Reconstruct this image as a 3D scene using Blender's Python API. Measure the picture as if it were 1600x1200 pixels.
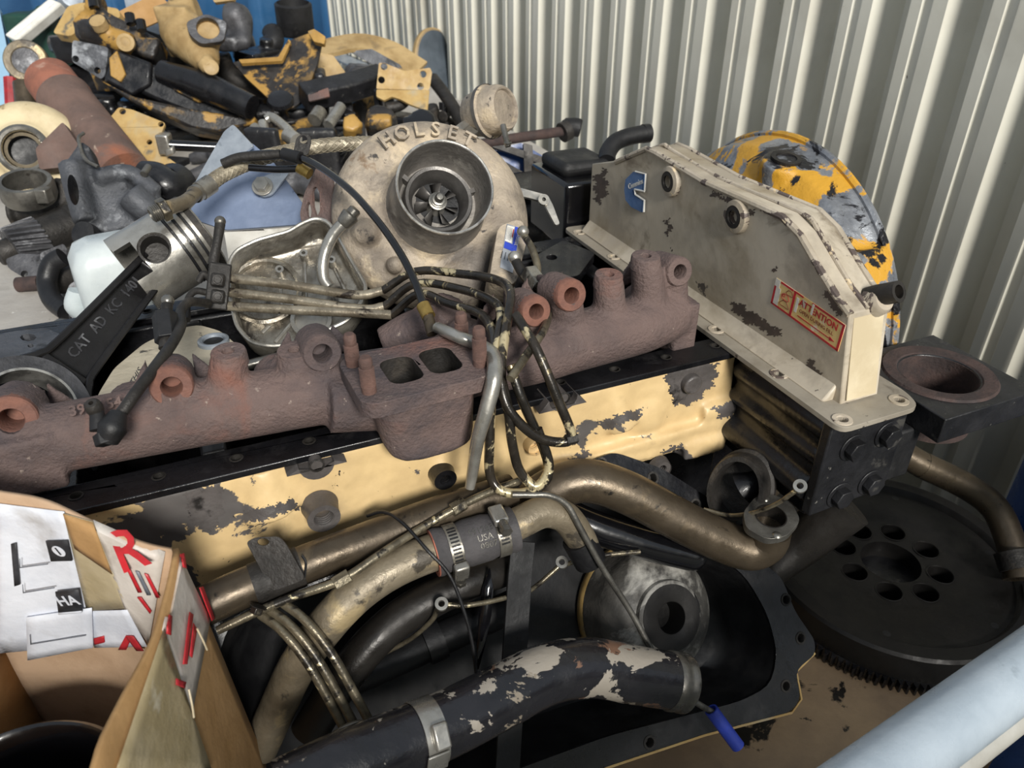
import bpy, bmesh, math, random
from mathutils import Vector, Matrix, Quaternion
from mathutils.geometry import tessellate_polygon
random.seed(7)
scene = bpy.context.scene
col = scene.collection
for o in list(bpy.data.objects): bpy.data.objects.remove(o)
V = Vector
PI = math.pi
R = math.radians

# ---------------------------------------------------------------- camera
CAM = V((0, 0, 1.5)); PITCH = R(32.0); FPX = 1200.0
cd = bpy.data.cameras.new('camera'); cam = bpy.data.objects.new('camera', cd); col.objects.link(cam)
cam.location = CAM; cam.rotation_euler = (R(90) - PITCH, 0, 0)
cd.sensor_width = 36.0; cd.lens = 36.0 * FPX / 1600.0; cd.clip_start = 0.02; cd.clip_end = 100
cd.dof.use_dof = True; cd.dof.focus_distance = 0.85; cd.dof.aperture_fstop = 9.0
scene.camera = cam
# ---------------------------------------------------------------- light
SUN_DIR = V((0.30, -0.85, 0.52))            # towards the light: daylight through the open shed front behind the photographer
w = bpy.data.worlds.new('daylight'); scene.world = w; w.use_nodes = True
bg = w.node_tree.nodes['Background']; bg.inputs[0].default_value = (0.80, 0.89, 1.0, 1); bg.inputs[1].default_value = 0.56
sd = bpy.data.lights.new('daylight_sun', 'SUN'); sd.energy = 4.7; sd.angle = R(14); sd.color = (1.0, 0.965, 0.90)
so = bpy.data.objects.new('daylight_sun', sd); col.objects.link(so); so.location = (1, -2, 4)
so.rotation_euler = SUN_DIR.to_track_quat('Z', 'Y').to_euler()
vs = scene.view_settings
vs.view_transform = 'Standard'; vs.look = 'None'; vs.gamma = 1.0; vs.use_curve_mapping = False; vs.exposure = -0.18

# ---------------------------------------------------------------- pixel rays and frames
_FW = V((0, math.cos(PITCH), -math.sin(PITCH))); _UP = V((0, math.sin(PITCH), math.cos(PITCH)))
def ray(px, py): return V((1, 0, 0)) * ((px - 800) / FPX) + _UP * ((600 - py) / FPX) + _FW
def W(px, py, t): return CAM + ray(px, py) * t                       # t = depth in metres
def ZP(px, py, z): r = ray(px, py); return CAM + r * ((z - CAM.z) / r.z)
def PLN(px, py, pt, n): r = ray(px, py); return CAM + r * ((pt - CAM).dot(n) / r.dot(n))
YAW = R(23.5)
EX = V((math.cos(YAW), math.sin(YAW), 0)); EY = V((-math.sin(YAW), math.cos(YAW), 0)); EZ = V((0, 0, 1))
E0 = V((-0.03, 0.67, 1.05))
def EP(a, b, c): return E0 + EX * a + EY * b + EZ * c
def inE(p): d = p - E0; return d.dot(EX), d.dot(EY), d.z

# ---------------------------------------------------------------- mesh builder
def frame_of(d, ref=None):
    d = d.normalized(); ref = ref or (V((0, 0, 1)) if abs(d.z) < .9 else V((1, 0, 0)))
    x = ref.cross(d)
    if x.length < 1e-6: x = V((0, 1, 0)).cross(d)
    x.normalize(); return x, d.cross(x), d
def smooth_path(pts, n=6):
    if len(pts) < 3: return [V(p) for p in pts]
    P = [pts[0] * 2 - pts[1]] + list(pts) + [pts[-1] * 2 - pts[-2]]
    out = []
    for i in range(1, len(P) - 2):
        p0, p1, p2, p3 = P[i-1], P[i], P[i+1], P[i+2]
        for k in range(n):
            t = k / n
            out.append(0.5 * ((2*p1) + (p2-p0)*t + (2*p0-5*p1+4*p2-p3)*t*t + (3*p1-p0-3*p2+p3)*t*t*t))
    out.append(V(pts[-1])); return out
def round_path(pts, rad, n=6):
    out = [V(pts[0])]
    for i in range(1, len(pts) - 1):
        p, a, b = pts[i], pts[i-1], pts[i+1]
        r = min(rad, (a-p).length * .48, (b-p).length * .48)
        s = p + (a-p).normalized() * r; e = p + (b-p).normalized() * r
        for k in range(n + 1):
            t = k / n; out.append(s*(1-t)**2 + p*2*t*(1-t) + e*t*t)
    out.append(V(pts[-1])); return out

class MB:
    def __init__(s): s.v = []; s.f = []
    def add(s, vs_, fs):
        o = len(s.v); s.v += [V(p) for p in vs_]; s.f += [tuple(i + o for i in f) for f in fs]; return s
    def tube(s, pts, r, seg=14, sm=6, rnd=None, caps=True, wall=0):
        n0 = len(pts)
        rr = list(r) if isinstance(r, (list, tuple)) else None
        if rnd: path = round_path(pts, rnd)
        elif sm and n0 > 2: path = smooth_path(pts, sm)
        else: path = [V(p) for p in pts]
        m = len(path)
        def rad(i):
            if rr is None: return r
            t = i / (m - 1) * (n0 - 1); k = min(int(t), n0 - 2); f = t - k
            return rr[k] * (1-f) + rr[k+1] * f
        vs_, fs = [], []; px = None
        for i, p in enumerate(path):
            d = (path[min(i+1, m-1)] - path[max(i-1, 0)])
            if d.length < 1e-9: d = V((0, 0, 1))
            d.normalize()
            if px is None: x, y, _ = frame_of(d)
            else:
                x = px - d * px.dot(d)
                if x.length < 1e-6: x, y, _ = frame_of(d)
                x.normalize(); y = d.cross(x)
            px = x
            for k in range(seg):
                a = 2*PI*k/seg; vs_.append(p + (x*math.cos(a) + y*math.sin(a)) * rad(i))
        for i in range(m - 1):
            for k in range(seg):
                k2 = (k+1) % seg; fs.append((i*seg+k, i*seg+k2, (i+1)*seg+k2, (i+1)*seg+k))
        if caps and not wall:
            fs.append(tuple(range(seg-1, -1, -1))); fs.append(tuple(range((m-1)*seg, m*seg)))
        s.add(vs_, fs)
        if wall:                                                     # hollow open ends
            for end in (0, 1):
                i0 = 0 if end == 0 else m - 1
                c = path[i0]; d = (path[1] - path[0]) if end == 0 else (path[-2] - path[-1]); d.normalize()
                ro = rad(i0); ring = vs_[i0*seg:(i0+1)*seg]
                inn = [c + (q - c) * ((ro - wall) / ro) for q in ring]
                dep = [q + d * ro * 2.0 for q in inn]
                o = len(s.v); s.v += [V(q) for q in ring] + inn + dep
                for k in range(seg):
                    k2 = (k+1) % seg
                    f1 = (o+k, o+k2, o+seg+k2, o+seg+k); f2 = (o+seg+k, o+seg+k2, o+2*seg+k2, o+2*seg+k)
                    if end == 0: f1 = f1[::-1]; f2 = f2[::-1]
                    s.f += [f1[::-1], f2[::-1]]
                cap = tuple(range(o+2*seg, o+3*seg)); s.f.append(cap if end else cap[::-1])
        return s
    def lathe(s, prof, org, axis, seg=40, ref=None, sx=1.0, sy=1.0):
        x, y, d = frame_of(axis, ref); vs_, fs = [], []; idx = []
        for (r, h) in prof:
            if r < 1e-7: idx.append((len(vs_), 1)); vs_.append(org + d*h)
            else:
                idx.append((len(vs_), seg))
                for k in range(seg):
                    a = 2*PI*k/seg; vs_.append(org + d*h + x*(math.cos(a)*r*sx) + y*(math.sin(a)*r*sy))
        for (i0, n0), (i1, n1) in zip(idx, idx[1:]):
            for k in range(seg):
                k2 = (k+1) % seg
                if n0 == 1 and n1 == 1: continue
                if n0 == 1: fs.append((i0, i1+k2, i1+k)[::-1])
                elif n1 == 1: fs.append((i0+k, i0+k2, i1))
                else: fs.append((i0+k, i0+k2, i1+k2, i1+k))
        return s.add(vs_, fs)
    def box(s, c, x, y, z):                                          # centre and three half-vectors
        vs_ = [c + x*a + y*b + z*d for d in (-1, 1) for b in (-1, 1) for a in (-1, 1)]
        return s.add(vs_, [(0,2,3,1),(4,5,7,6),(0,1,5,4),(2,6,7,3),(0,4,6,2),(1,3,7,5)])
    def prism(s, outer, ext, holes=()):                              # planar 3D outline, extrusion vector, hole outlines
        outer = [V(p) for p in outer]; loops = [outer] + [[V(p) for p in h] for h in holes]
        flat = [p for l in loops for p in l]; n = len(flat)
        nrm = V((0, 0, 0))
        for i in range(len(outer)): nrm += outer[i].cross(outer[(i+1) % len(outer)])
        tris = tessellate_polygon(loops); fs = []
        flip = nrm.dot(ext) < 0
        for t in tris:
            a, b, c = t; fn = (flat[b]-flat[a]).cross(flat[c]-flat[a])
            if fn.dot(ext) > 0: a, c = c, a
            fs.append((a, b, c)); fs.append((c+n, b+n, a+n))
        o = 0
        for li, l in enumerate(loops):
            m = len(l); ln = V((0, 0, 0))
            for i in range(m): ln += l[i].cross(l[(i+1) % m])
            ccw = (ln.dot(ext) > 0)
            if li: ccw = not ccw
            for i in range(m):
                j = (i+1) % m; q = (o+i, o+j, o+j+n, o+i+n); fs.append(q if ccw else q[::-1])
            o += m
        return s.add(flat + [p + ext for p in flat], fs)
    def sweep(s, pts, prof, up, sm=0):                               # 2D profile (side, up) swept along a path
        path = smooth_path(pts, sm) if sm and len(pts) > 2 else [V(p) for p in pts]
        n = len(prof); vs_, fs = [], []; m = len(path)
        for i, p in enumerate(path):
            d = (path[min(i+1, m-1)] - path[max(i-1, 0)]).normalized()
            u = (up - d*up.dot(d)).normalized(); sd_ = d.cross(u)
            vs_ += [p + sd_*a + u*b for a, b in prof]
        for i in range(m-1):
            for k in range(n):
                k2 = (k+1) % n; fs.append((i*n+k, i*n+k2, (i+1)*n+k2, (i+1)*n+k))
        fs.append(tuple(range(n-1, -1, -1))); fs.append(tuple(range((m-1)*n, m*n)))
        return s.add(vs_, fs)
    def ball(s, c, r, seg=16, sc=(1, 1, 1)):
        vs_, fs = [], []; n = seg // 2
        prof = [(math.sin(PI*i/n)*r, -math.cos(PI*i/n)*r) for i in range(n+1)]
        t = MB(); t.lathe(prof, V((0, 0, 0)), V((0, 0, 1)), seg)
        return s.add([c + V((p.x*sc[0], p.y*sc[1], p.z*sc[2])) for p in t.v], t.f)
    def build(s, name, mat, parent=None, smooth=40, bevel=0, remesh=0, sm=4, label=None, solid=0, noise=0, keep=False, sub=0):
        me = bpy.data.meshes.new(name); ctr = V((0, 0, 0))
        if parent is None and not keep and s.v:
            lo = V([min(p[i] for p in s.v) for i in range(3)]); hi = V([max(p[i] for p in s.v) for i in range(3)])
            ctr = V(((lo.x+hi.x)/2, (lo.y+hi.y)/2, lo.z))
        me.from_pydata([p - ctr for p in s.v], [], s.f); me.validate()
        bm = bmesh.new(); bm.from_mesh(me); bmesh.ops.recalc_face_normals(bm, faces=bm.faces); bm.to_mesh(me); bm.free()
        o = bpy.data.objects.new(name, me); col.objects.link(o); o.location = ctr
        if remesh or noise:
            if remesh:
                md = o.modifiers.new('r', 'REMESH'); md.mode = 'VOXEL'; md.voxel_size = remesh; md.use_smooth_shade = True
                md = o.modifiers.new('s', 'SMOOTH'); md.factor = .5; md.iterations = sm
            if noise:
                tx = bpy.data.textures.new(name, 'CLOUDS'); tx.noise_scale = noise[1]; tx.noise_depth = 3
                md = o.modifiers.new('d', 'DISPLACE'); md.texture = tx; md.strength = noise[0]; md.texture_coords = 'GLOBAL'
            dg = bpy.context.evaluated_depsgraph_get(); me2 = bpy.data.meshes.new_from_object(o.evaluated_get(dg))
            o.modifiers.clear(); o.data = me2; bpy.data.meshes.remove(me); me = me2; me.name = name
        me.materials.clear(); me.materials.append(mat if not isinstance(mat, str) else M[mat])
        if smooth is not None:
            me.shade_smooth()
            if not remesh: me.set_sharp_from_angle(angle=R(smooth))
        if solid:
            md = o.modifiers.new('solid', 'SOLIDIFY'); md.thickness = solid; md.offset = 0
        if sub:
            md = o.modifiers.new('sub', 'SUBSURF'); md.levels = sub; md.render_levels = sub
        if bevel:
            md = o.modifiers.new('bevel', 'BEVEL'); md.width = bevel; md.segments = 2; md.limit_method = 'ANGLE'; md.angle_limit = R(40)
        if parent: attach(o, parent)
        if label: o['label'] = label
        return o
ROOTLOC = {}
def attach(o, parent):
    o.parent = parent
    L = ROOTLOC.get(parent.name)
    if L is not None: o.matrix_parent_inverse = Matrix.Translation(-L)
def thing(name, label, cat, loc, group=None):
    o = bpy.data.objects.new(name, None); col.objects.link(o); o.location = loc; o.empty_display_size = .02
    ROOTLOC[o.name] = V(loc); o['label'] = label; o['category'] = cat; o['kind'] = 'thing'
    if group: o['group'] = group
    return o
def tag(o, label, cat, group=None):
    o['label'] = label; o['category'] = cat; o['kind'] = 'thing'
    if group: o['group'] = group
    return o
def struct(o): o['kind'] = 'structure'; return o
def circ(c, n, r, k=24, ref=None, sy=1.0, ph=0):
    x, y, _ = frame_of(n, ref); return [c + x*math.cos(2*PI*i/k+ph)*r + y*math.sin(2*PI*i/k+ph)*r*sy for i in range(k)]
def hexprof(c, n, r, ph=0): return circ(c, n, r, 6, None, 1, ph)
def rrect(c, x, y, hx, hy, r, k=5):
    out = []
    for (sx, sy, a0) in ((1, 1, 0), (-1, 1, 90), (-1, -1, 180), (1, -1, 270)):
        for i in range(k + 1):
            a = R(a0 + 90*i/k); out.append(c + x*(sx*(hx-r) + math.cos(a)*r) + y*(sy*(hy-r) + math.sin(a)*r))
    return out
def rounded(pts, r, k=4):                                            # round the corners of a planar loop
    out = []; n = len(pts)
    for i in range(n):
        p, a, b = pts[i], pts[i-1], pts[(i+1) % n]; q = min(r, (a-p).length*.45, (b-p).length*.45)
        s = p + (a-p).normalized()*q; e = p + (b-p).normalized()*q
        for j in range(k+1):
            t = j/k; out.append(s*(1-t)**2 + p*2*t*(1-t) + e*t*t)
    return out
def inset(pts, d):                                                   # shrink a planar loop towards its inside
    n = len(pts); nr = V((0, 0, 0))
    for i in range(n): nr += pts[i].cross(pts[(i+1) % n])
    nr.normalize(); out = []
    for i in range(n):
        e1 = (pts[i]-pts[i-1]).normalized(); e2 = (pts[(i+1) % n]-pts[i]).normalized()
        n1 = nr.cross(e1); n2 = nr.cross(e2); b = n1 + n2
        b = b / max(.35, b.length_squared) * 2 if b.length > 1e-6 else n1
        out.append(pts[i] + b*d)
    return out
def text(body, size, org, xd, yd, ext, mat, parent, name='lettering', bold=0, align='CENTER', label=None):
    cu = bpy.data.curves.new(name, 'FONT'); cu.body = body; cu.size = size; cu.extrude = ext; cu.offset = bold; cu.align_x = align; cu.align_y = 'CENTER'; cu.resolution_u = 2
    t = bpy.data.objects.new(name, cu); col.objects.link(t)
    dg = bpy.context.evaluated_depsgraph_get(); dg.update()
    me = bpy.data.meshes.new_from_object(t.evaluated_get(dg)); bpy.data.objects.remove(t)
    x = xd.normalized(); z = x.cross(yd).normalized(); y = z.cross(x)
    if abs(xd.normalized().dot(yd.normalized())) > .02: y = yd.normalized()      # sheared print
    me.transform(Matrix(((x.x, y.x, z.x, org.x), (x.y, y.y, z.y, org.y), (x.z, y.z, z.z, org.z), (0, 0, 0, 1))))
    me.materials.clear(); me.materials.append(M[mat]); me.name = name
    o = bpy.data.objects.new(name, me); col.objects.link(o)
    if parent: attach(o, parent)
    if label: o['label'] = label
    return o
def hexbolt(org, n, r, h, name, mat, parent, washer=True):
    m = MB()
    if washer: m.lathe([(0, 0), (r*1.35, 0), (r*1.35, h*.18), (0, h*.18)], org, n, 24)
    m.prism(hexprof(org + n*h*.15, n, r), n*h)
    return m.build(name, mat, parent, bevel=r*.1)

def cut(o, mb):
    me = bpy.data.meshes.new('cutter'); me.from_pydata([p - o.location if o.parent is None else p for p in mb.v], [], mb.f)
    bm = bmesh.new(); bm.from_mesh(me); bmesh.ops.recalc_face_normals(bm, faces=bm.faces); bm.to_mesh(me); bm.free()
    c = bpy.data.objects.new('cutter', me); col.objects.link(c)
    if o.parent is None: c.location = o.location
    md = o.modifiers.new('cut', 'BOOLEAN'); md.operation = 'DIFFERENCE'; md.solver = 'EXACT'; md.object = c; md.use_self = True
    dg = bpy.context.evaluated_depsgraph_get(); me2 = bpy.data.meshes.new_from_object(o.evaluated_get(dg))
    o.modifiers.clear(); old = o.data; o.data = me2; me2.name = old.name; bpy.data.meshes.remove(old); bpy.data.objects.remove(c); bpy.data.meshes.remove(me)
    me2.shade_smooth(); me2.set_sharp_from_angle(angle=R(40)); return o
# ---------------------------------------------------------------- materials
M = {}
def rgb(h):
    h = h.lstrip('#'); c = [int(h[i:i+2], 16)/255 for i in (0, 2, 4)]
    return tuple((x/12.92 if x <= .04045 else ((x+.055)/1.055)**2.4) for x in c) + (1,)
def mat(name, base, var=None, vs_=(9, .45, .6), layers=(), rough=.6, rvar=.15, metal=0.0, bump=.15, bscale=120, fine=.5, spec=.5, coat=0):
    """base/var mixed by noise; layers = (colour, noise scale, lo, hi, roughness, metal) patches with their own edges"""
    m = bpy.data.materials.new(name); m.use_nodes = True; nt = m.node_tree; N = nt.nodes; L = nt.links
    b = N['Principled BSDF']; tc = N.new('ShaderNodeTexCoord'); geo = tc.outputs['Object']
    def noise(sc, det=6, rg=.6, off=0.0, dist=0.0):
        n = N.new('ShaderNodeTexNoise'); n.inputs['Scale'].default_value = sc; n.inputs['Detail'].default_value = det
        n.inputs['Roughness'].default_value = rg; n.inputs['Distortion'].default_value = dist
        mp = N.new('ShaderNodeMapping'); mp.inputs['Location'].default_value = (off, off*1.7, off*.6)
        L.new(geo, mp.inputs[0]); L.new(mp.outputs[0], n.inputs['Vector']); return n.outputs['Fac']
    def ramp(x, lo, hi):
        r = N.new('ShaderNodeMapRange'); r.inputs['From Min'].default_value = lo; r.inputs['From Max'].default_value = hi
        L.new(x, r.inputs['Value']); return r.outputs['Result']
    def mix(f, a, c):
        x = N.new('ShaderNodeMix'); x.data_type = 'RGBA'; L.new(f, x.inputs['Factor'])
        for i, q in ((6, a), (7, c)):
            if hasattr(q, 'node'): L.new(q, x.inputs[i])
            else: x.inputs[i].default_value = q
        return x.outputs[2]
    def fmix(f, a, c):
        x = N.new('ShaderNodeMix'); x.data_type = 'FLOAT'; L.new(f, x.inputs['Factor'])
        for i, q in ((2, a), (3, c)):
            if hasattr(q, 'node'): L.new(q, x.inputs[i])
            else: x.inputs[i].default_value = q
        return x.outputs[0]
    c = rgb(base)
    if var: c = mix(ramp(noise(vs_[0], 8, .65), vs_[1], vs_[2]), c, rgb(var))
    rf = fmix(ramp(noise(28, 5, .6, 3.1), .35, .65), max(.02, rough - rvar), min(1, rough + rvar)); mf = metal
    for i, ly in enumerate(layers):
        hx, sc, lo, hi = ly[:4]
        f = ramp(noise(sc, 9, .62, 5.3 + 2.9*i, .4), lo, hi)
        c = mix(f, c, rgb(hx))
        if len(ly) > 4: rf = fmix(f, rf, ly[4])
        if len(ly) > 5: mf = fmix(f, mf, ly[5])
    if hasattr(c, 'node'): L.new(c, b.inputs['Base Color'])
    else: b.inputs['Base Color'].default_value = c
    L.new(rf, b.inputs['Roughness'])
    if hasattr(mf, 'node'): L.new(mf, b.inputs['Metallic'])
    else: b.inputs['Metallic'].default_value = mf
    b.inputs['Specular IOR Level'].default_value = spec; b.inputs['Coat Weight'].default_value = coat
    if bump:
        bp = N.new('ShaderNodeBump'); bp.inputs['Strength'].default_value = bump; bp.inputs['Distance'].default_value = .004
        L.new(noise(bscale, 6, .6, 1.3), bp.inputs['Height']); L.new(bp.outputs[0], b.inputs['Normal'])
    M[name] = m; return m
mat('rust', '#6f5d58', '#574a48', (14, .4, .65), [('#82594c', 9, .56, .72, .85), ('#4b4345', 7, .52, .66, .8), ('#97887e', 120, .66, .71, .7)], rough=.8, bump=.8, bscale=230)
mat('rust_orange', '#80584a', '#6d4c42', (40, .4, .6), rough=.85, bump=.4, bscale=260)
mat('rust_stud', '#6d5249', '#58443e', (40, .4, .6), rough=.85, bump=.4, bscale=260)
mat('rust_dark', '#4a3a36', '#352c2b', (30, .4, .6), rough=.85, bump=.4, bscale=200)
mat('tan_paint', '#ddc08d', '#cbaf80', (12, .4, .65), [('#a5916f', 6, .58, .74), ('#6f665a', 4, .60, .78), ('#575351', 7.5, .565, .573, .55), ('#2b2826', 60, .66, .68, .5)], rough=.45, bump=.12, bscale=60)
mat('tan_plain', '#ddc08d', '#c2a678', (14, .4, .65), [('#575351', 30, .60, .615, .55)], rough=.45, bump=.12, bscale=60)
mat('primer', '#5b5654', '#4a4644', (20, .4, .6), [('#252322', 18, .58, .66, .35)], rough=.5, bump=.25, bscale=160)
mat('cover_paint', '#c6bba8', '#b3a793', (7, .38, .66), [('#8f816a', 6, .50, .66), ('#a69b8a', 14, .50, .62), ('#6b5e4c', 12, .60, .72), ('#514a45', 32, .67, .68, .5)], rough=.5, bump=.12, bscale=50)
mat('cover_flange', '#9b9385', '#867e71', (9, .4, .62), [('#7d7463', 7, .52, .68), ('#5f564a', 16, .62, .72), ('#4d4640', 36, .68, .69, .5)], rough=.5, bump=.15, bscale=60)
mat('chip_brown', '#594d45', '#4a413b', (40, .4, .6), rough=.55, bump=.2)
mat('cover_chip', '#beb2a0', '#a59986', (9, .4, .6), [('#5b4f49', 45, .56, .57, .5), ('#d8c4a2', 60, .63, .65, .5)], rough=.5, bump=.3, bscale=90)
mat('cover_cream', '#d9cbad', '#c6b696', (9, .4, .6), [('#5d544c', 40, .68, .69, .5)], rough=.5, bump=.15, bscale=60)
mat('cast_alu', '#b3a592', '#8a7f72', (11, .40, .60), [('#cdbb9e', 15, .54, .66), ('#6b645d', 8, .53, .66), ('#7a6147', 20, .62, .70), ('#45413e', 46, .63, .69)], rough=.6, metal=.15, bump=.6, bscale=150)
mat('turbo_inlet', '#85807a', '#6a6661', (14, .4, .62), [('#a9a49b', 24, .55, .68), ('#504c49', 18, .58, .68)], rough=.55, metal=.2, bump=.35, bscale=140)
mat('dark_alu', '#6b6865', '#55524f', (20, .4, .6), rough=.45, metal=.5, bump=.12, bscale=140)
mat('bright_edge', '#d0cdc6', '#9d9a95', (60, .45, .6), rough=.35, metal=.8, bump=.1)
mat('silver', '#b9b6ae', '#928e86', (18, .4, .65), [('#5d5850', 14, .6, .75)], rough=.32, metal=.75, bump=.12, bscale=90)
mat('silver_dirty', '#a39e93', '#6f695f', (20, .4, .6), [('#2d2924', 26, .58, .66, .4, .3)], rough=.32, metal=.75, bump=.2, bscale=120)
mat('steel', '#8a8780', '#6d6a64', (30, .4, .6), [('#3a3631', 24, .6, .7, .5, .4)], rough=.38, metal=.8, bump=.15, bscale=150)
mat('oily_line', '#3a342d', '#221f1b', (30, .4, .6), [('#d3c39b', 34, .56, .60, .3, .5), ('#8b7c5d', 30, .62, .66, .3, .6)], rough=.24, metal=.35, bump=.15, bscale=150, coat=.2)
mat('silver_line', '#a79d8a', '#776d5d', (34, .4, .6), [('#2f2822', 30, .57, .63, .35, .3), ('#d9cba6', 44, .63, .66, .3, .5)], rough=.3, metal=.6, bump=.2, bscale=160)
mat('pan_black', '#121214', '#0d0d0f', (20, .4, .6), [('#242221', 9, .58, .72, .6)], rough=.55, bump=.12, bscale=70)
mat('brass_line', '#857c68', '#5f584a', (40, .4, .6), [('#2a2621', 38, .53, .58, .3, .3), ('#d8caa2', 50, .64, .67, .3, .6)], rough=.3, metal=.6, bump=.2, bscale=160)
mat('black_oily', '#17171a', '#0e0e10', (20, .4, .6), [('#2d2c2d', 16, .58, .7, .35)], rough=.33, bump=.2, bscale=110, coat=.15)
mat('black_gloss', '#111114', '#0b0b0d', (20, .4, .6), rough=.17, rvar=.07, bump=.06, bscale=70, coat=.4)
mat('black_matte', '#1b1b1d', '#121213', (24, .4, .6), [('#3a3836', 20, .62, .75)], rough=.6, bump=.2, bscale=160)
mat('black_paint_worn', '#232326', '#161618', (20, .4, .6), [('#55534f', 26, .62, .70, .5, .4), ('#8d8a84', 60, .68, .70, .4, .6)], rough=.4, bump=.3, bscale=100)
mat('dark_iron', '#35322f', '#252321', (22, .4, .6), [('#4d463e', 18, .58, .7)], rough=.55, metal=.3, bump=.35, bscale=160)
mat('grey_iron', '#5c5c5f', '#414144', (18, .4, .6), [('#8f9093', 14, .58, .68, .45), ('#2a2a2c', 22, .6, .68)], rough=.5, metal=.4, bump=.4, bscale=120)
mat('casting_grey', '#53555a', '#393b3f', (12, .4, .62), [('#94979b', 12, .57, .66), ('#222326', 22, .58, .66)], rough=.55, metal=.25, bump=.5, bscale=130)
mat('chipped_pipe', '#18181c', '#232226', (20, .4, .6), [('#7a5b48', 17, .60, .615, .7), ('#a89f92', 14, .527, .533, .5, .1), ('#8f8474', 24, .63, .64, .5), ('#8f8a80', 50, .70, .71, .5)], rough=.26, bump=.35, bscale=60, coat=.3)
mat('bronze_pipe', '#5d5243', '#453d33', (9, .4, .65), [('#7c6c54', 12, .58, .75), ('#2b2722', 40, .64, .7)], rough=.36, metal=.6, bump=.12, bscale=120)
mat('worn_tan_pipe', '#8a7f6b', '#6b6150', (14, .4, .62), [('#b09d78', 16, .56, .64), ('#4a443b', 22, .58, .62), ('#2a2724', 12, .64, .70)], rough=.45, metal=.3, bump=.3, bscale=130)
mat('dark_pipe', '#2d2a27', '#211f1d', (14, .4, .62), [('#49433a', 12, .6, .75)], rough=.4, metal=.3, bump=.15, bscale=120)
mat('rubber_hose', '#4d4a4b', '#3d3b3c', (24, .4, .6), rough=.75, bump=.25, bscale=260)
mat('rubber_black', '#19191b', '#101012', (24, .4, .6), rough=.5, bump=.15, bscale=160)
mat('hose_red', '#b9705a', '#7e4b40', (60, .4, .6), rough=.8)
mat('braid', '#a39a86', '#7d7464', (40, .4, .6), [('#c9c0aa', 60, .6, .66)], rough=.5, metal=.35, bump=.2)
mat('yellow_paint', '#b38d4b', '#967338', (14, .4, .62), [('#8d7f63', 9, .58, .72), ('#2b2722', 15, .60, .64, .5)], rough=.5, bump=.25, bscale=90)
mat('yellow_light', '#b89c66', '#a3834d', (14, .4, .62), [('#a69a80', 9, .55, .68), ('#6b6456', 18, .62, .70)], rough=.55, bump=.2, bscale=80)
mat('yellow_black', '#211f1f', '#2f2c2a', (16, .4, .6), [('#a5803f', 8, .52, .56, .5), ('#6d5733', 18, .56, .64)], rough=.42, bump=.35, bscale=90)
mat('yellow_housing', '#73767c', '#9a9da2', (14, .42, .6), [('#c8952c', 12, .52, .545, .5, 0), ('#17161a', 20, .545, .575, .3, 0), ('#b9bcc0', 40, .68, .70, .25, .7)], rough=.35, metal=.45, bump=.55, bscale=70)
mat('tan_casting', '#b2986b', '#93794f', (12, .4, .62), [('#6f5f48', 12, .58, .72), ('#37312a', 20, .65, .72)], rough=.65, bump=.35, bscale=100)
mat('cream_casting', '#d3c39f', '#bba985', (12, .4, .62), [('#8b7450', 26, .62, .68), ('#6b6458', 10, .62, .76)], rough=.6, bump=.3, bscale=100)
mat('blue_grey_plate', '#8592ab', '#74829c', (9, .4, .65), [('#a7b0c0', 14, .6, .75), ('#5d6780', 40, .66, .7)], rough=.42, metal=.35, bump=.12, bscale=120)
mat('rod_black', '#2e2d2e', '#242324', (14, .4, .62), [('#4a4847', 16, .6, .72)], rough=.32, metal=.5, bump=.15, bscale=120)
mat('rail_paint', '#c5d1db', '#b5c2cd', (12, .4, .6), [('#93a0aa', 20, .62, .72)], rough=.35, bump=.08)
mat('galvanised', '#a9b0b8', '#8e969f', (16, .4, .6), [('#6f7780', 22, .6, .68)], rough=.42, metal=.4, bump=.15, bscale=60)
mat('jug_plastic', '#ccd3d3', '#b8c1c3', (10, .4, .65), [('#bfc6c8', 30, .6, .72)], rough=.35, bump=.08, bscale=40)
mat('white_metal', '#dcd9d0', '#c3beb2', (10, .4, .65), [('#8b8478', 14, .6, .75)], rough=.5, bump=.1)
mat('white_paint', '#e6e4dc', '#d2cfc6', (20, .4, .6), rough=.45, bump=.05)
mat('wall_paint', '#dedbcd', '#d2cebe', (1.2, .4, .65), [('#a89f8d', .9, .55, .8), ('#6e675b', 60, .73, .75)], rough=.55, bump=.05, bscale=30)
mat('wall_valley', '#9a917f', '#857b69', (1.5, .4, .65), [('#6d6455', 1.1, .5, .75)], rough=.7, bump=.05, bscale=30)
mat('blue_wall', '#2d5c86', '#264f78', (2, .4, .65), [('#4a7093', 1.6, .55, .8)], rough=.5, bump=.1, bscale=20)
mat('blue_frame', '#8fb3cd', '#7ca2bf', (6, .4, .65), [('#5f6a72', 20, .65, .7)], rough=.5, bump=.1)
mat('blue_paint', '#19427f', '#14366b', (8, .4, .6), rough=.4, bump=.08)
mat('blue_plastic', '#3148b8', '#2a3e9f', (40, .4, .6), rough=.4, bump=.1)
mat('badge_blue', '#5d7fae', '#4b6e9f', (60, .4, .6), [('#b9b6ab', 70, .68, .72)], rough=.4, bump=.05)
mat('red_paint', '#b02a30', '#8c2228', (20, .4, .6), rough=.5, bump=.1)
mat('red_print', '#c22b33', '#a8272f', (30, .45, .6), [('#d7cfc4', 50, .68, .72)], rough=.55, bump=.05)
mat('grey_print', '#6c7079', None, rough=.6, bump=.05)
mat('black_print', '#26272b', '#3c3d42', (30, .45, .6), rough=.6, bump=.03)
mat('ink_brown', '#7d3a2a', None, rough=.6, bump=0)
mat('paper', '#dfe3ec', '#ccd1dc', (16, .4, .62), [('#a5a2a0', 9, .6, .76), ('#8d8272', 16, .68, .76)], rough=.55, bump=.35, bscale=40)
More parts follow.
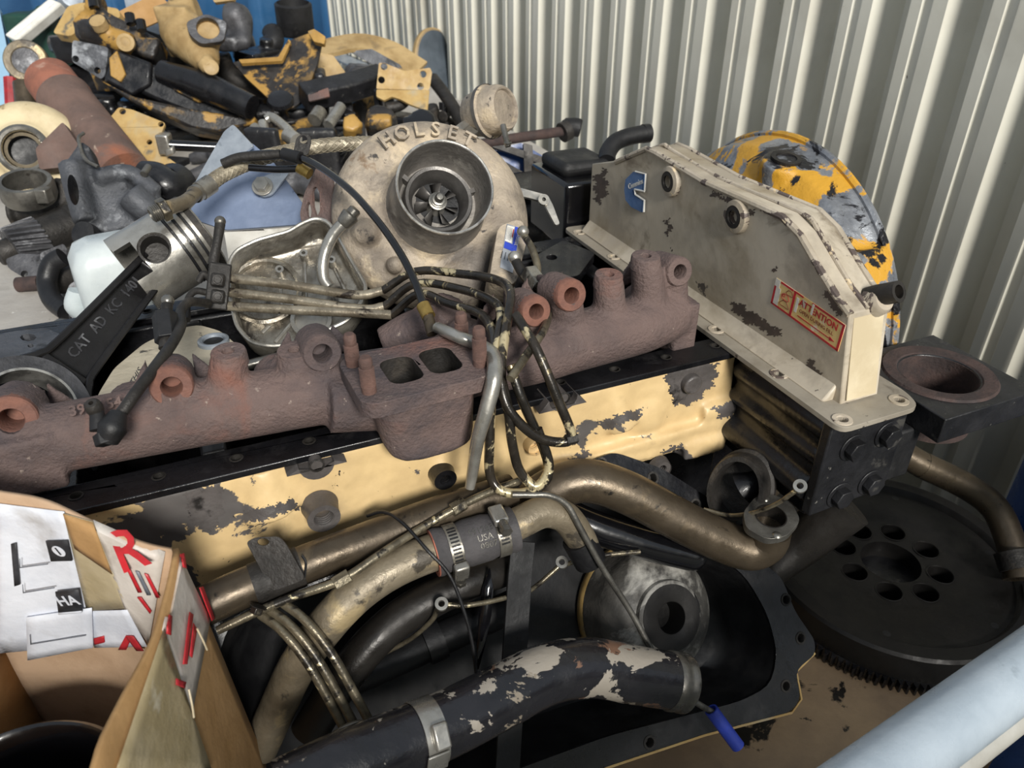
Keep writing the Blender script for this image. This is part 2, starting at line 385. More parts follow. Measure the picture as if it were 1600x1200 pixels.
mat('paper_warm', '#d5cec6', '#bfb6ac', (14, .4, .62), [('#948a7e', 11, .58, .75)], rough=.5, bump=.35, bscale=40)
mat('tape', '#b9ab8c', '#a39472', (14, .4, .62), [('#c9c1ac', 20, .6, .7)], rough=.3, bump=.3, bscale=50)
mat('cardboard', '#b08a5b', '#a07b4d', (16, .4, .62), [('#8a6a43', 12, .6, .75)], rough=.85, bump=.2, bscale=120)
mat('cardboard_in', '#bfa184', '#ad8f72', (14, .4, .62), [('#8d755c', 10, .6, .75), ('#4f453b', 40, .71, .73)], rough=.85, bump=.2, bscale=90)
mat('sticker', '#e4c583', '#d9b56c', (20, .4, .62), [('#efe6d2', 24, .6, .66), ('#9b8d72', 30, .67, .7)], rough=.4, bump=.1)
mat('sticker_white', '#e6e2d8', '#cfc9bc', (30, .4, .62), rough=.4, bump=.1)
mat('plate_alu', '#b9bcc0', '#a2a5a9', (30, .4, .6), rough=.35, metal=.5, bump=.05)
mat('plywood', '#9c8568', '#84705a', (7, .4, .62), [('#6f5d49', 4, .55, .75), ('#1d1a17', 9, .625, .65, .4), ('#2b2621', 30, .70, .72, .4)], rough=.7, bump=.2, bscale=70)
mat('timber', '#7b6244', '#654f37', (6, .4, .62), [('#2a2420', 8, .62, .70)], rough=.75, bump=.3, bscale=60)
mat('bench_top', '#b9b4ac', '#a8a29a', (8, .4, .62), [('#8a847c', 6, .58, .72), ('#54504b', 40, .68, .70), ('#d9d6d0', 34, .66, .7)], rough=.6, bump=.2, bscale=80)
mat('concrete', '#a8a49c', '#94908a', (3, .4, .62), [('#6b665f', 2.5, .58, .75), ('#45413c', 16, .68, .72)], rough=.85, bump=.3, bscale=60)
mat('flywheel', '#211f1e', '#191817', (14, .4, .62), [('#2d2926', 9, .58, .75)], rough=.5, metal=.4, bump=.1, bscale=140)
mat('gold_ring', '#a58a4e', '#7c6838', (40, .4, .6), rough=.35, metal=.7, bump=.1)
mat('shop_plastic', '#e8eaec', None, rough=.4, bump=0)
mat('green_dark', '#123f33', '#0d2f27', (8, .4, .6), rough=.6, bump=.1)
# ================================================================ SETTING
m = MB(); m.box(V((0, 2, -.05)), V((6, 0, 0)), V((0, 6, 0)), V((0, 0, .05))); struct(m.build('floor', 'concrete'))
# corrugated steel wall: crest with a shallow groove, near slope, valley, far slope
WB = -1.75; WA = 2.87; WT = V((1, WB, 0)).normalized(); WN = V((-.8682, -.4961, 0)); PIT = .15
W0 = V((-.911, WA + WB*-.911, 0))
prof = []; D = .048
for k in range(-1, 31):
    s0 = k*PIT + .004*math.sin(k*5.1)
    prof += [(s0-.019, D), (s0+.015, 0), (s0+.052, 0), (s0+.060, D), (s0+.082, D), (s0+.085, D-.005), (s0+.100, D-.005), (s0+.103, D)]
prof = [p for p in prof if p[0] > -.06]
m = MB(); vs_ = []; fs = []
for (s_, d_) in prof:
    for z_ in (0, 1.2, 2.6): vs_.append(W0 + WT*s_ + WN*d_ + V((0, 0, z_)))
for i in range(len(prof)-1):
    for j in range(2): fs.append((i*3+j, i*3+j+1, i*3+3+j+1, i*3+3+j))
m.add(vs_, fs); o = m.build('wall_right', 'wall_paint', smooth=20); struct(o)
md = o.modifiers.new('solid', 'SOLIDIFY'); md.thickness = .0015
# blue sheet wall closing the far end
m = MB(); bx0 = -3.6
pts = []; x = bx0; k = 0
while x < -.96:
    pts += [(x, 0), (x+.30, 0), (x+.32, .03), (x+.36, .03)]; x += .38
pts = [(px_, d_) for px_, d_ in pts if px_ < -.96] + [(-.95, 0)]
vs_ = []; fs = []
for (x_, d_) in pts:
    for z_ in (0, 2.6): vs_.append(V((x_, 4.50 - d_, z_)))
for i in range(len(pts)-1): fs.append((2*i, 2*i+1, 2*i+3, 2*i+2))
m.add(vs_, fs); o = m.build('wall_back', 'blue_wall', smooth=20); struct(o)
md = o.modifiers.new('solid', 'SOLIDIFY'); md.thickness = .0015

m = MB(); m.box(W0 + WT*.95 + WN*.095 + EZ*.838, WT*.75, WN*.050, EZ*.004); m.box(W0 + WT*.95 + WN*.049 + EZ*.80, WT*.75, WN*.004, EZ*.042); struct(m.build('trim_1', 'galvanised'))
# unseen low sheet wall added behind the photographer to shade the lower parts
m = MB(); m.box(V((0, -.85, .82)), V((3.2, 0, 0)), V((0, .012, 0)), V((0, 0, .82))); struct(m.build('added_shade_wall', 'wall_paint'))
# ---------------------------------------------------------------- plywood platform the engine stands on
plat = thing('work_platform', 'low plywood platform with oil stains under the engine block and flywheel', 'platform', EP(.1, .2, -1.05))
m = MB(); m.box(EP(-.02, .105, -.461), EX*.82, EY*.38, EZ*.011); m.build('plywood_top', 'plywood', plat, bevel=.002)
for b_ in (-.22, .11, .43):
    m = MB(); m.box(EP(-.02, b_, -.512), EX*.80, EY*.045, EZ*.04); m.build('bearer', 'timber', plat, bevel=.003)
for a_ in (-.76, -.02, .72):
    for b_ in (-.22, .43):
        m = MB(); m.box(EP(a_, b_, -.801), EX*.05, EY*.045, EZ*.249); m.build('leg', 'timber', plat, bevel=.003)
# parts bench behind the engine
bench = thing('parts_bench', 'pale dusty worktop heaped with old engine parts behind the engine block', 'bench', EP(-.75, 1.35, -1.05))
m = MB(); m.box(EP(-.58, 1.40, -.140), EX*1.28, EY*.86, EZ*.015); m.build('bench_top', 'bench_top', bench, bevel=.003)
for a_ in (-1.8, .60):
    for b_ in (.62, 2.18):
        m = MB(); m.box(EP(a_, b_, -.6015), EX*.035, EY*.035, EZ*.448); m.build('leg', 'dark_iron', bench, bevel=.003)
BENCH = 1.05 - .125

# ================================================================ ENGINE BLOCK
blk = thing('engine_block', 'engine block with chipped tan paint and a black open pan rail on the plywood', 'engine block', EP(-.06, .2, -.45))
m = MB(); A0, A1 = -.56, .41
for (b0, b1, c0, c1) in ((.016, .05, -.15, -.009), (.10, .13, -.449, -.13), (.36, .40, -.449, -.009)):
    m.box(EP((A0+A1)/2, (b0+b1)/2, (c0+c1)/2), EX*((A1-A0)/2), EY*((b1-b0)/2), EZ*((c1-c0)/2))
m.box(EP((A0+A1)/2, .075, -.14), EX*((A1-A0)/2), EY*.03, EZ*.01)
for a_ in (A0+.02, A1-.02): m.box(EP(a_, .25, -.235), EX*.0195, EY*.149, EZ*.206)
m.box(EP((A0+A1)/2, .25, -.43), EX*((A1-A0)/2), EY*.148, EZ*.0185)
m.build('lower_casting', 'black_oily', blk, bevel=.004)
for i in range(6):                                                   # bearing webs inside the open crankcase
    a_ = -.42 + i*.14; wt = (-.028, -.010, -.029, -.018, -.012, -.012)[i]
    m = MB(); c0 = EP(a_, .205, -.10)
    pts = [EP(a_, .13, -.40), EP(a_, .36, -.40), EP(a_, .36, wt), EP(a_, .27, wt)]
    pts += [EP(a_, .205 + .055*math.cos(t*PI/8), wt - .010 - .055*math.sin(t*PI/8)) for t in range(1, 8)]
    pts += [EP(a_, .14, wt), EP(a_, .05, wt), EP(a_, .05, -.129), EP(a_, .13, -.129)]
    m.prism(pts, EX*.025); m.build('bearing_web', 'black_oily', blk, bevel=.003)
# pan rail with its row of bolt holes
def rail(b0, b1, name):
    m = MB(); hs = []
    n = 14
    for i in range(n):
        a_ = A0 + .035 + i*(A1-A0-.07)/(n-1); hs.append(circ(EP(a_, (b0+b1)/2+.002, -.008), EZ, .0052, 14))
    m.prism([EP(A0, b0, -.008), EP(A1, b0, -.008), EP(A1, b1, -.008), EP(A0, b1, -.008)], EZ*.008, hs)
    r_ = m.build(name, 'black_oily', blk, bevel=.0012)
    for h in hs[::1]:
        c_ = sum(h, V())/len(h); t = MB()
        t.lathe([(.0068, .0085), (.0050, .0088), (.0050, -.012), (0, -.012)], c_, EZ, 14); t.build('bolt_hole_rim', 'dark_iron', r_)
rail(-.006, .034, 'pan_rail'); rail(.366, .406, 'pan_rail')
for a_ in (A0, A1-.04):
    m = MB(); m.box(EP(a_+.02, .2, -.014), EX*.02, EY*.166, EZ*.0139); m.build('end_rail', 'black_oily', blk, bevel=.002)
# painted side of the block with its cast bulges
def FP(px, py, b=0.0): return inE(PLN(px, py, EP(0, b, 0), EY))
m = MB(); m.box(EP(-.115, .017, -.073), EX*.445, EY*.017, EZ*.064)     # main skirt
def pad(poly, d0, d1, taper=.012):                                   # raised pad on the face, outline by pixel
    ps = [FP(*q) for q in poly]; n = len(ps); ca = sum(p[0] for p in ps)/n; cc = sum(p[2] for p in ps)/n
    base = [EP(p[0], d0, p[2]) for p in ps]
    top = [EP(ca+(p[0]-ca)*(1-taper/.05*.4), -d1, cc+(p[2]-cc)*(1-taper/.05*.4)) for p in ps]
    fs = [tuple(range(n)), tuple(range(2*n-1, n-1, -1))] + [(i, (i+1) % n, (i+1) % n + n, i+n) for i in range(n)]
    m.add(base+top, fs)
for (px0, py0, px1, py1, r0_, r1_, b0_) in ((955,598,972,668,.012,.024,.010), (405,735,428,800,.020,.036,.020), (690,690,692,735,.010,.018,.012)):
    p_, q_ = FP(px0, py0), FP(px1, py1); m.tube([EP(p_[0], .016, p_[2]), EP(q_[0], b0_-.004, q_[2])], [r0_, r1_], 20, 0)
m.tube([EP(.285, .004, -.082), EP(.345, .004, -.080)], .016, 16)       # boss lying along the skirt
for c_ in (-.098, -.117): m.box(EP(.20, -.002, c_), EX*.13, EY*.01, EZ*.006)
m.box(EP(.29, -.004, -.128), EX*.03, EY*.012, EZ*.012)
for a_ in (-.47, -.345, -.16, -.085, .045, .155, .225): m.tube([EP(a_, .006, -.03), EP(a_+.012, .006, -.135)], .0075, 10)
for a_, c_, r_ in ((-.02, -.07, .05), (.10, -.075, .045), (.20, -.07, .05), (-.24, -.08, .05), (-.38, -.075, .05)): m.ball(EP(a_, .03, c_), r_, 18, (1, .70, 1))
skirt = m.build('painted_side', 'tan_paint', blk, remesh=.0032, sm=9, noise=(.006, .05))
from mathutils.bvhtree import BVHTree
def decal(o, poly, name, mt, parent, cell=2.0, d=.0005, seed=1):         # flaked patch with its own ragged outline, lying on a surface
    rn = random.Random(seed); bv = BVHTree.FromPolygons([v.co for v in o.data.vertices], [tuple(p.vertices) for p in o.data.polygons])
    x0 = min(p[0] for p in poly); x1 = max(p[0] for p in poly); y0 = min(p[1] for p in poly); y1 = max(p[1] for p in poly)
    def inside(x, y):
        x += 3*math.sin(y*.35+seed) + 1.6*math.sin(y*1.3); y += 2.2*math.sin(x*.33+2*seed) + 1.2*math.sin(x*1.1); c = False; n = len(poly)
        for i in range(n):
            (ax, ay), (bx_, by_) = poly[i], poly[i-1]
            if (ay > y) != (by_ > y) and x < (bx_-ax)*(y-ay)/(by_-ay)+ax: c = not c
        return c
    idx = {}; m = MB()
    def vert(i, j):
        if (i, j) not in idx:
            r = ray(x0+i*cell+rn.uniform(-.8, .8), y0+j*cell+rn.uniform(-.8, .8)).normalized(); h = bv.ray_cast(CAM, r)[0]
            idx[(i, j)] = None if h is None else len(m.v)
            if h is not None: m.v.append(h - r*d)
        return idx[(i, j)]
    for i in range(-3, int((x1-x0)/cell)+4):
        for j in range(-3, int((y1-y0)/cell)+4):
            if inside(x0+(i+.5)*cell, y0+(j+.5)*cell):
                q = [vert(i, j), vert(i+1, j), vert(i+1, j+1), vert(i, j+1)]
                if None not in q and (m.v[q[0]]-m.v[q[2]]).length < .02: m.f.append(tuple(q))
    if m.f: m.build(name, mt, parent, smooth=60)
for k, pl in enumerate(([(1038,585),(1062,574),(1095,566),(1122,568),(1120,590),(1102,615),(1082,632),(1056,634),(1046,612)], [(938,658),(1000,638),(1006,650),(942,674)], [(1030,708),(1068,692),(1070,700),(1040,718)], [(384,800),(462,780),(468,795),(394,818)], [(1112,640),(1160,618),(1188,610),(1190,640),(1130,655)], [(885,716),(920,705),(925,712),(890,722)], [(290,770),(345,755),(350,800),(330,830),(300,820)])): decal(skirt, pl, 'paint_chip', 'primer', skirt, seed=k+1)
m = MB(); m.tube([EP(.262, .012, -.030), EP(.262, -.010, -.031)], .0125, 20, 0); m.build('lug', 'primer', blk, bevel=.002)
# grey ears, threaded boss and plug ring on the painted side
def ear(px, py, r=.017):
    a_, _, c_ = FP(px, py, -.016); m = MB()
    out = [EP(a_+r*math.cos(t), -.016, c_+r*math.sin(t)) for t in [PI + i*PI/10 for i in range(11)]] + [EP(a_+r*1.7, -.016, -.012), EP(a_-r*1.7, -.016, -.012)]
    m.prism(out, EY*.030, [circ(EP(a_, -.016, c_), EY, .0062, 14)])
    e = m.build('bolt_ear', 'primer', blk, bevel=.0015)
    t = MB(); t.lathe([(.0075, -.001), (.0058, -.0015), (.0055, .010), (0, .010)], EP(a_, -.016, c_), EY, 16); t.build('bolt_hole', 'dark_iron', e)
ear(495, 727); ear(881, 622)
def threaded(px, py, ro, ri, mt, name, d=.022):
    a_, _, c_ = FP(px, py, -.012); t = MB()
    pr = [(ro*1.15, 0), (ro, -.012), (ro, -d), (ri*1.15, -d)]
    for i in range(5): pr += [(ri, -d+.002+i*.003), (ri*1.12, -d+.0035+i*.003)]
    pr += [(ri, .004), (0, .004)]
    t.lathe(pr, EP(a_, -.001, c_), EY, 28); t.build(name, mt, blk)
threaded(503, 800, .0165, .009, 'primer', 'threaded_boss')
threaded(694, 746, .0125, .0055, 'black_oily', 'plug_ring', .016)
threaded(1035, 735, .013, .006, 'primer', 'plug_ring', .010)
threaded(838, 700, .010, .005, 'tan_plain', 'plug_ring', .006)
# black end casting below the intake cover
m = MB(); m.box(EP(.372, -.075, -.075), EX*.042, EY*.075, EZ*.068)
for c_ in (-.025, -.06): m.tube([EP(.332, -.155, c_), EP(.332, .0, c_-.004)], .010, 10)
m.tube([EP(.332, -.15, -.105), EP(.328, .0, -.108)], .016, 12)
m.build('gear_case', 'black_oily', blk, remesh=.0032, sm=8)

# round open port casting between the block and the gear case
t = thing('port_ring', 'dark cast ring with an open bore below the gear case', 'ring', EP(.30, -.09, -.19))
m = MB(); c_ = W(1152, 766, .903); ax = (CAM - c_).normalized() + V((-.35, 0, -.2)); ax.normalize()
m.lathe([(.0, -.018), (.034, -.018), (.036, .010), (.042, .010), (.045, .004), (.045, -.010), (.049, -.013), (.049, -.020), (0, -.020)], c_, ax, 40, sx=.78)
m.build('ring_body', 'dark_iron', t); m = MB(); m.tube([c_ - ax*.016, c_*.5 + EP(.328, -.088, -.128)*.5, EP(.328, -.088, -.126)], [.020, .014, .010], 16, 0); m.build('neck', 'black_oily', t)

# ================================================================ INTAKE COVER
cov = thing('intake_cover', 'tall narrow beige cover plate with a bolted flange and warning sticker across the block', 'engine cover', EP(.365, .12, 0))
FZ = .006; fl = [EP(.310, -.185, .0005), EP(.415, -.185, .0005), EP(.425, -.16, .0005), EP(.425, .42, .0005), EP(.310, .43, .0005)]
fl = rounded(fl, .014)
holes = [(.323, -.172), (.404, -.168), (.324, -.075), (.324, .04), (.324, .17), (.324, .29), (.324, .40), (.412, .0), (.412, .2)]
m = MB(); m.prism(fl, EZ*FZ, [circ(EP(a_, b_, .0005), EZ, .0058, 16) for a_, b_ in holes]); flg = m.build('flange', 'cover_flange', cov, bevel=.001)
for a_, b_ in holes:
    m = MB(); m.lathe([(.0105, FZ), (.0102, FZ+.0012), (.0062, FZ+.0012), (.0058, FZ), (.0058, -.004), (0, -.004)], EP(a_, b_, .0005), EZ, 18); m.build('bolt_hole_rim', 'cover_chip', flg)
LA = .342; TH = .052
prof_px = [(1312,636),(1328,490),(1303,456),(1286,428),(1250,366),(1222,337),(1100,283),(1025,238),(1010,231),(962,252),(925,256)]
lp = [inE(PLN(px, py, EP(LA, 0, 0), EX)) for px, py in prof_px]
lp = [(b_, max(c_, .004)) for _, b_, c_ in lp]
lp[0] = (lp[0][0], .004); lp.append((lp[-1][0], .004))
m = MB(); m.prism([EP(LA, b_, c_) for b_, c_ in lp], EX*TH); body = m.build('body', 'cover_paint', cov, bevel=.006)
COVB = lp
# weld fillet along the foot, welded seam along the top and the flat side wall at the back end
m = MB(); m.prism([EP(LA+.002, lp[-1][0], .006), EP(LA-.016, lp[-1][0], .006), EP(LA-.012, lp[-1][0], .010), EP(LA+.002, lp[-1][0], .026)], EY*(lp[0][0]-lp[-1][0]+.01)); m.build('foot_fillet', 'cover_paint', cov, bevel=.003)
seam = [EP(LA+.024, b_, c_+.0005) for b_, c_ in lp[1:10]]
m = MB(); m.tube(seam, .0028, 8, 3); m.build('top_seam', 'cover_chip', cov)
# worn edge bands along the upper outline
for a_ in (LA+.001, LA+TH-.001):
    m = MB(); m.tube([EP(a_, b_, c_-.0015) for b_, c_ in lp[1:10]], .0042, 8, 0); m.build('worn_edge', 'cover_chip', cov)
m = MB(); b_, c_ = lp[0][0], lp[1][1]
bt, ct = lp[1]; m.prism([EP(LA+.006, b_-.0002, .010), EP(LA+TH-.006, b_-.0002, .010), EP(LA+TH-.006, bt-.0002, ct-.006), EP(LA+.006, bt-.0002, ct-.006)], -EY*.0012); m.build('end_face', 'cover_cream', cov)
for k, pl in enumerate(([(1138,474),(1150,472),(1180,490),(1226,522),(1216,528),(1160,500)], [(1258,558),(1270,565),(1292,600),(1285,606),(1265,580)], [(1286,452),(1302,458),(1318,490),(1306,492),(1296,476)], [(1208,418),(1214,416),(1216,424),(1210,426)], [(928,275),(945,262),(950,300),(938,320),(930,310)], [(1040,345),(1046,340),(1050,360),(1044,368)], [(1108,295),(1180,330),(1176,336),(1112,304)], [(1190,560),(1235,595),(1228,600),(1192,572)])): decal(body, pl, 'paint_chip', 'chip_brown', body, seed=k+20)
# two bolt bosses through the side
for px, py in ((1050, 283), (1153, 338)):
    p = PLN(px, py, EP(LA, 0, 0), EX); m = MB()
    m.lathe([(.021, .002), (.019, -.006), (.0135, -.0075), (.0125, -.006), (.0075, -.005), (.0070, .012), (0, .012)], p, EX, 28)
    m.build('bolt_boss', 'cover_chip', cov); m = MB(); m.lathe([(.0130, -.0078), (.0082, -.0082), (.0078, .008), (0, .008)], p, EX, 24); m.build('bolt_washer', 'dark_iron', cov)
# filler pipe stub on the front slope
p = EP(LA+TH*.75, lp[1][0]+.006, lp[1][1]+.01); m = MB()
m.tube([p + EY*.02 - EZ*.014, p, p - EY*.02 + EX*.004 + EZ*.012], .011, 16, 0, wall=.004); m.build('filler_stub', 'dark_iron', cov)
m = MB(); m.lathe([(.016, -.006), (.014, .006), (.011, .010), (0, .010)], p - EY*.002 - EZ*.006, (EZ*.6 - EY*.8), 20); m.build('stub_collar', 'cover_chip', cov)
# blue emblem: an open block letter with a script band
q = lambda px, py, d=.0: PLN(px, py, EP(LA-d, 0, 0), EX)
oc = [(1008,271),(996,269),(983,279),(979,290),(979,305),(984,314),(1004,331),(1006,314),(990,302),(989,294),(1006,301),(1008,288)]
oc = [(1009,272),(993,268),(981,280),(979,296),(981,312),(990,323),(1006,331),(1007,313),(993,304),(992,296),(1007,299)]
m = MB(); m.prism([q(*p) for p in oc], -EX*.004); bd = m.build('emblem', 'badge_blue', cov, label='blue letter emblem with script band')
m = MB(); ed = [q(px, py, .0042) for px, py in ((1007,299),(992,296),(993,304),(1007,313),(1006,331))]; m.tube(ed, .0014, 8, 0); m.tube([q(px, py, .0042) for px, py in ((1007,299),(1009,272),(993,268))], .0012, 8, 0); m.build('emblem_edge', 'white_paint', bd)
xd = -EY; yd = EZ
sc_o = (q(980,293,.0046)+q(1006,282,.0046))*.5; sx_ = (q(1006,282)-q(980,293)).normalized(); sy_ = EX.cross(sx_)*-1
text('Cummins', .0105, sc_o, sx_, sy_, .0003, 'white_paint', bd)
# warning sticker, slanting along the side
S = lambda u_, v_, d=.0009: (lambda p0, ux, vy: p0 + ux*u_ + vy*v_ - EX*d)(q(1214,434), q(1322,508)-q(1214,434), q(1205,473)-q(1214,434))
st = []
m = MB(); m.prism([S(0,0,0), S(1,0,0), S(1,1,0), S(0,1,0)], -EX*.0006); stk = m.build('warning_sticker', 'sticker', cov, smooth=None, label='torn yellow warning sticker with red border')
def strip(u0, v0, u1, v1, mt, name, d=.0007):
    m = MB(); m.prism([S(u0,v0,d), S(u1,v0,d), S(u1,v1,d), S(u0,v1,d)], -EX*.0003); m.build(name, mt, stk, smooth=None)
for a_ in ((0,.93,1,1.0), (.97,0,1,1), (0,.28,.03,1), (.285,.03,.315,.97), (.08,0,.27,.07), (.28,.0,.42,.06), (.55,0,.97,.07)): strip(*a_, 'red_print', 'border_line')
strip(.0,.0,.07,.28,'sticker_white','torn_patch'); strip(.03,.28,.10,.93,'sticker_white','torn_patch'); strip(.34,.16,.375,.7,'sticker_white','torn_patch', .0009); strip(.42,.10,.47,.36,'cover_paint','torn_patch', .0009); strip(.56,.02,.585,.42,'sticker_white','torn_patch', .0011)
ux = (S(1,0)-S(0,0)); vy = -(S(0,1)-S(0,0)); uh = ux.normalized(); vl = vy.length
text('ATTENTION', vl*.33, S(.655,.27,.0011), uh, vy, .0001, 'red_print', stk, bold=.0002)
text('OPEN DURING FILL', vl*.19, S(.65,.55,.0011), uh, vy, .0001, 'ink_brown', stk)
strip(.40,.755,.88,.785,'red_print','arrow_shaft')
m = MB(); m.prism([S(.86,.70,.0007), S(.93,.77,.0007), S(.86,.84,.0007)], -EX*.0003); m.build('arrow_head', 'red_print', stk, smooth=None)
def ringline(cu, cv, r, n=14, wob=.25, mt='red_print'):
    pts = [S(cu + r*.36*(1+wob*math.sin(3*t))*math.cos(t), cv + r*(1+wob*math.cos(2*t))*math.sin(t), .0009) for t in [2*PI*i/n for i in range(n+1)]]
    m = MB(); m.tube(pts, .00035, 5, 2); m.build('pictogram_line', mt, stk)
ringline(.185, .45, .14); ringline(.19, .70, .16, 16, .4, 'ink_brown'); ringline(.23, .22, .12, 14, .3, 'ink_brown'); ringline(.15, .42, .06)

# ================================================================ MOUNT PLATE WITH FOUR BOLTS
t = thing('mount_plate', 'black steel plate with four hex bolts under the cover flange', 'mounting plate', EP(.385, -.165, -.14))
pts = [EP(.322, -.164, -.008), EP(.432, -.164, -.008), EP(.432, -.164, -.125), EP(.322, -.164, -.13)]
m = MB(); m.prism(pts, EY*.013); m.build('plate', 'black_paint_worn', t, bevel=.002)
for px, py in ((1331,699),(1385,678),(1358,753),(1310,773)):
    p = PLN(px, py, EP(0, -.164, 0), EY); hexbolt(p, -EY, .0125, .010, 'hex_bolt', 'black_paint_worn', t)
# square plate with a round hole
t = thing('square_mount', 'thick black square plate with a large rusty round hole beside the cover', 'mounting plate', EP(.526, -.12, -.05))
cs = EP(.529, -.118, -.05); m = MB()
m.prism([cs+EX*.073-EY*.073, cs+EX*.073+EY*.073, cs-EX*.073+EY*.073, cs-EX*.073-EY*.073], EZ*.032, [circ(cs, EZ, .044, 40)])
m.build('plate', 'black_paint_worn', t, bevel=.002)
m = MB(); m.lathe([(.064, .032), (.062, .0345), (.047, .0335), (.0435, .030), (.0435, -.03), (0, -.032)], cs, EZ, 48); m.lathe([(.052, 0), (.050, -.034), (0, -.035)], cs, EZ, 40); m.build('rusty_bore', 'rust_dark', t)
m = MB(); m.box(EP(.525, -.056, -.12), EX*.05, EY*.012, EZ*.07); m.box(EP(.45, -.12, -.085), EX*.02, EY*.04, EZ*.035); m.build('support_arm', 'black_matte', t, bevel=.003)

# ================================================================ FLYWHEEL HOUSING
t = thing('flywheel_housing', 'round flywheel housing with flaking yellow and black paint behind the beige cover', 'housing', EP(.50, .22, -.45))
hc = EP(.455, .205, -.065); m = MB()
m.lathe([(.0, .0), (.16, .0), (.19, .01), (.215, .03), (.232, .045), (.236, .075), (.240, .082), (.240, .105), (.225, .105), (.205, .09), (.0, .09)], hc, EX, 72)
for a_ in (35, 62, 95, 128):
    d = EY*math.cos(R(a_)) + EZ*math.sin(R(a_)); m.tube([hc + d*.15 + EX*.015, hc + d*.228 + EX*.06], [.013, .011], 10, 0)
d = EY*math.cos(R(100)) + EZ*math.sin(R(100)); m.lathe([(.030, 0), (.032, .03), (.028, .036), (0, .036)], hc + d*.195 + EX*.045, d, 24)
d = EY*math.cos(R(148)) + EZ*math.sin(R(148)); m.box(hc + d*.225 + EX*.05, EX*.05, d.cross(EX)*.03, d*.02)
m.build('housing', 'yellow_housing', t, remesh=.0045, sm=3)
d = EY*math.cos(R(100)) + EZ*math.sin(R(100)); m = MB(); m.lathe([(.020, .0365), (.0205, .040), (.014, .040), (.013, .030), (0, .030)], hc + d*.195 + EX*.045, d, 24); m.build('top_boss_rim', 'dark_iron', t)
m = MB(); m.tube([hc + (EY*math.cos(R(u)) + EZ*math.sin(R(u)))*.241 + EX*.094 for u in range(0, 181, 10)], .006, 8, 2); m.build('outer_rim', 'yellow_housing', t)
m = MB(); m.box(EP(.50, .285, -.35), EX*.04, EY*.09, EZ*.0995); m.build('foot', 'black_oily', t, bevel=.005)
# ================================================================ FLYWHEEL
FC = EP(.575, -.05, -.45); fr = .195
p = ZP(1395, 868, .665); FC = V((p.x, p.y, .6005))
t = thing('flywheel', 'flat dark flywheel with a ring gear lying on the plywood', 'flywheel', FC)
prof = [(.0, .02), (.043, .02), (.043, .052), (.055, .054), (.094, .054), (.098, .057), (.166, .057), (.170, .064), (.172, .066), (fr-.004, .066), (fr, .062), (fr, .020), (fr-.012, .020), (fr-.012, 0), (0, 0)]
m = MB(); m.lathe(prof, FC, EZ, 96); fdo = m.build('disc', 'flywheel', t, smooth=30); k_ = MB()
for i in range(8):
    a_ = R(20 + i*45); c_ = FC + V((math.cos(a_), math.sin(a_), 0))*.068; k_.tube([c_ + EZ*.026, c_ + EZ*.08], .0175, 28, 0)
cut(fdo, k_)
for i in range(8):
    a_ = R(20 + i*45); c_ = FC + V((math.cos(a_), math.sin(a_), 0))*.068
    m = MB(); m.lathe([(.0195, .0545), (.0188, .0550), (.0180, .0550), (.0174, .0535)], c_, EZ, 28); m.build('bore_rim', 'flywheel', t)
for i in range(6):
    a_ = R(5 + i*60); c_ = FC + V((math.cos(a_), math.sin(a_), 0))*.155
    m = MB(); m.lathe([(.0055, .0573), (0, .0573)], c_, EZ, 14); m.build('dowel_hole', 'rubber_black', t)
teeth = []
for i in range(130):
    for k, rr_ in ((0, fr+.001), (.25, fr+.009), (.5, fr+.009), (.75, fr+.001)):
        a_ = 2*PI*(i+k)/130; teeth.append(FC + V((math.cos(a_)*rr_, math.sin(a_)*rr_, .006)))
m = MB(); m.prism(teeth, EZ*.016); m.build('ring_gear', 'black_oily', t, smooth=None)
# ================================================================ EXHAUST MANIFOLD
mf = thing('exhaust_manifold', 'rusty cast-iron exhaust manifold with a twin-port flange lying on the block rail', 'exhaust manifold', EP(-.1, .06, 0))
MZ = 1.05 + .037
LOG = [ZP(px, py, MZ) for px, py in ((-40,703),(90,684),(250,655),(450,622),(545,604),(800,560),(900,533),(1000,507),(1050,488))]
m = MB(); m.tube(LOG, [.030,.032,.033,.032,.034,.033,.034,.034,.031], 20)
def near_log(px):                                                    # point on the log axis below a pixel column
    best = min(range(len(LP_)), key=lambda i: abs(pixx(LP_[i]) - px)); return LP_[best]
def pix(p):
    d = p - CAM; z = d.dot(_FW); return 800 + FPX*d.x/z, 600 - FPX*d.dot(_UP)/z
def pixx(p): return pix(p)[0]
LP_ = smooth_path(LOG, 12)
# vertical bolt tubes
TUBES = ((357, 551, .0165), (460, 549, .0170), (951, 431, .0160), (1009, 402, .0165))
tp = []
for px, py, r_ in TUBES:
    base = near_log(px + 6); h = .062
    top = PLN(px, py, base + EY*.004, EY); tp.append((top, base, r_))
    m.tube([base + EY*.004, base*.45 + top*.55, top - EZ*.004], [r_*1.7, r_*1.15, r_*1.02], 16, 4)
# bolt eyes facing forward
EYES = ((18, 655, .022), (268, 603, .0195), (503, 551, .019), (836, 486, .017), (891, 461, .018), (1060, 424, .0175))
ep = []; EAX = (-EY + EZ*.25).normalized()
for px, py, r_ in EYES:
    base = near_log(px); c_ = PLN(px, py, base - EY*.012, EY); ep.append((c_, r_))
    m.tube([c_, c_ - EAX*.045], [r_, r_*1.1], 18, 0); m.tube([c_ - EAX*.012, base], [r_*.98, r_*1.15], 14, 0)
    m.box(c_ - EAX*.05 - EZ*.01, EX*.0045, EAX*.03, EZ*.022)
    f0 = c_ - EAX*.06
    for sgn in (-1, 1): m.prism([f0 + EX*sgn*.018 - EZ*.02, f0 + EX*sgn*.021 + EZ*.014, f0 + EX*sgn*.05 - EZ*.028], EY*.006)
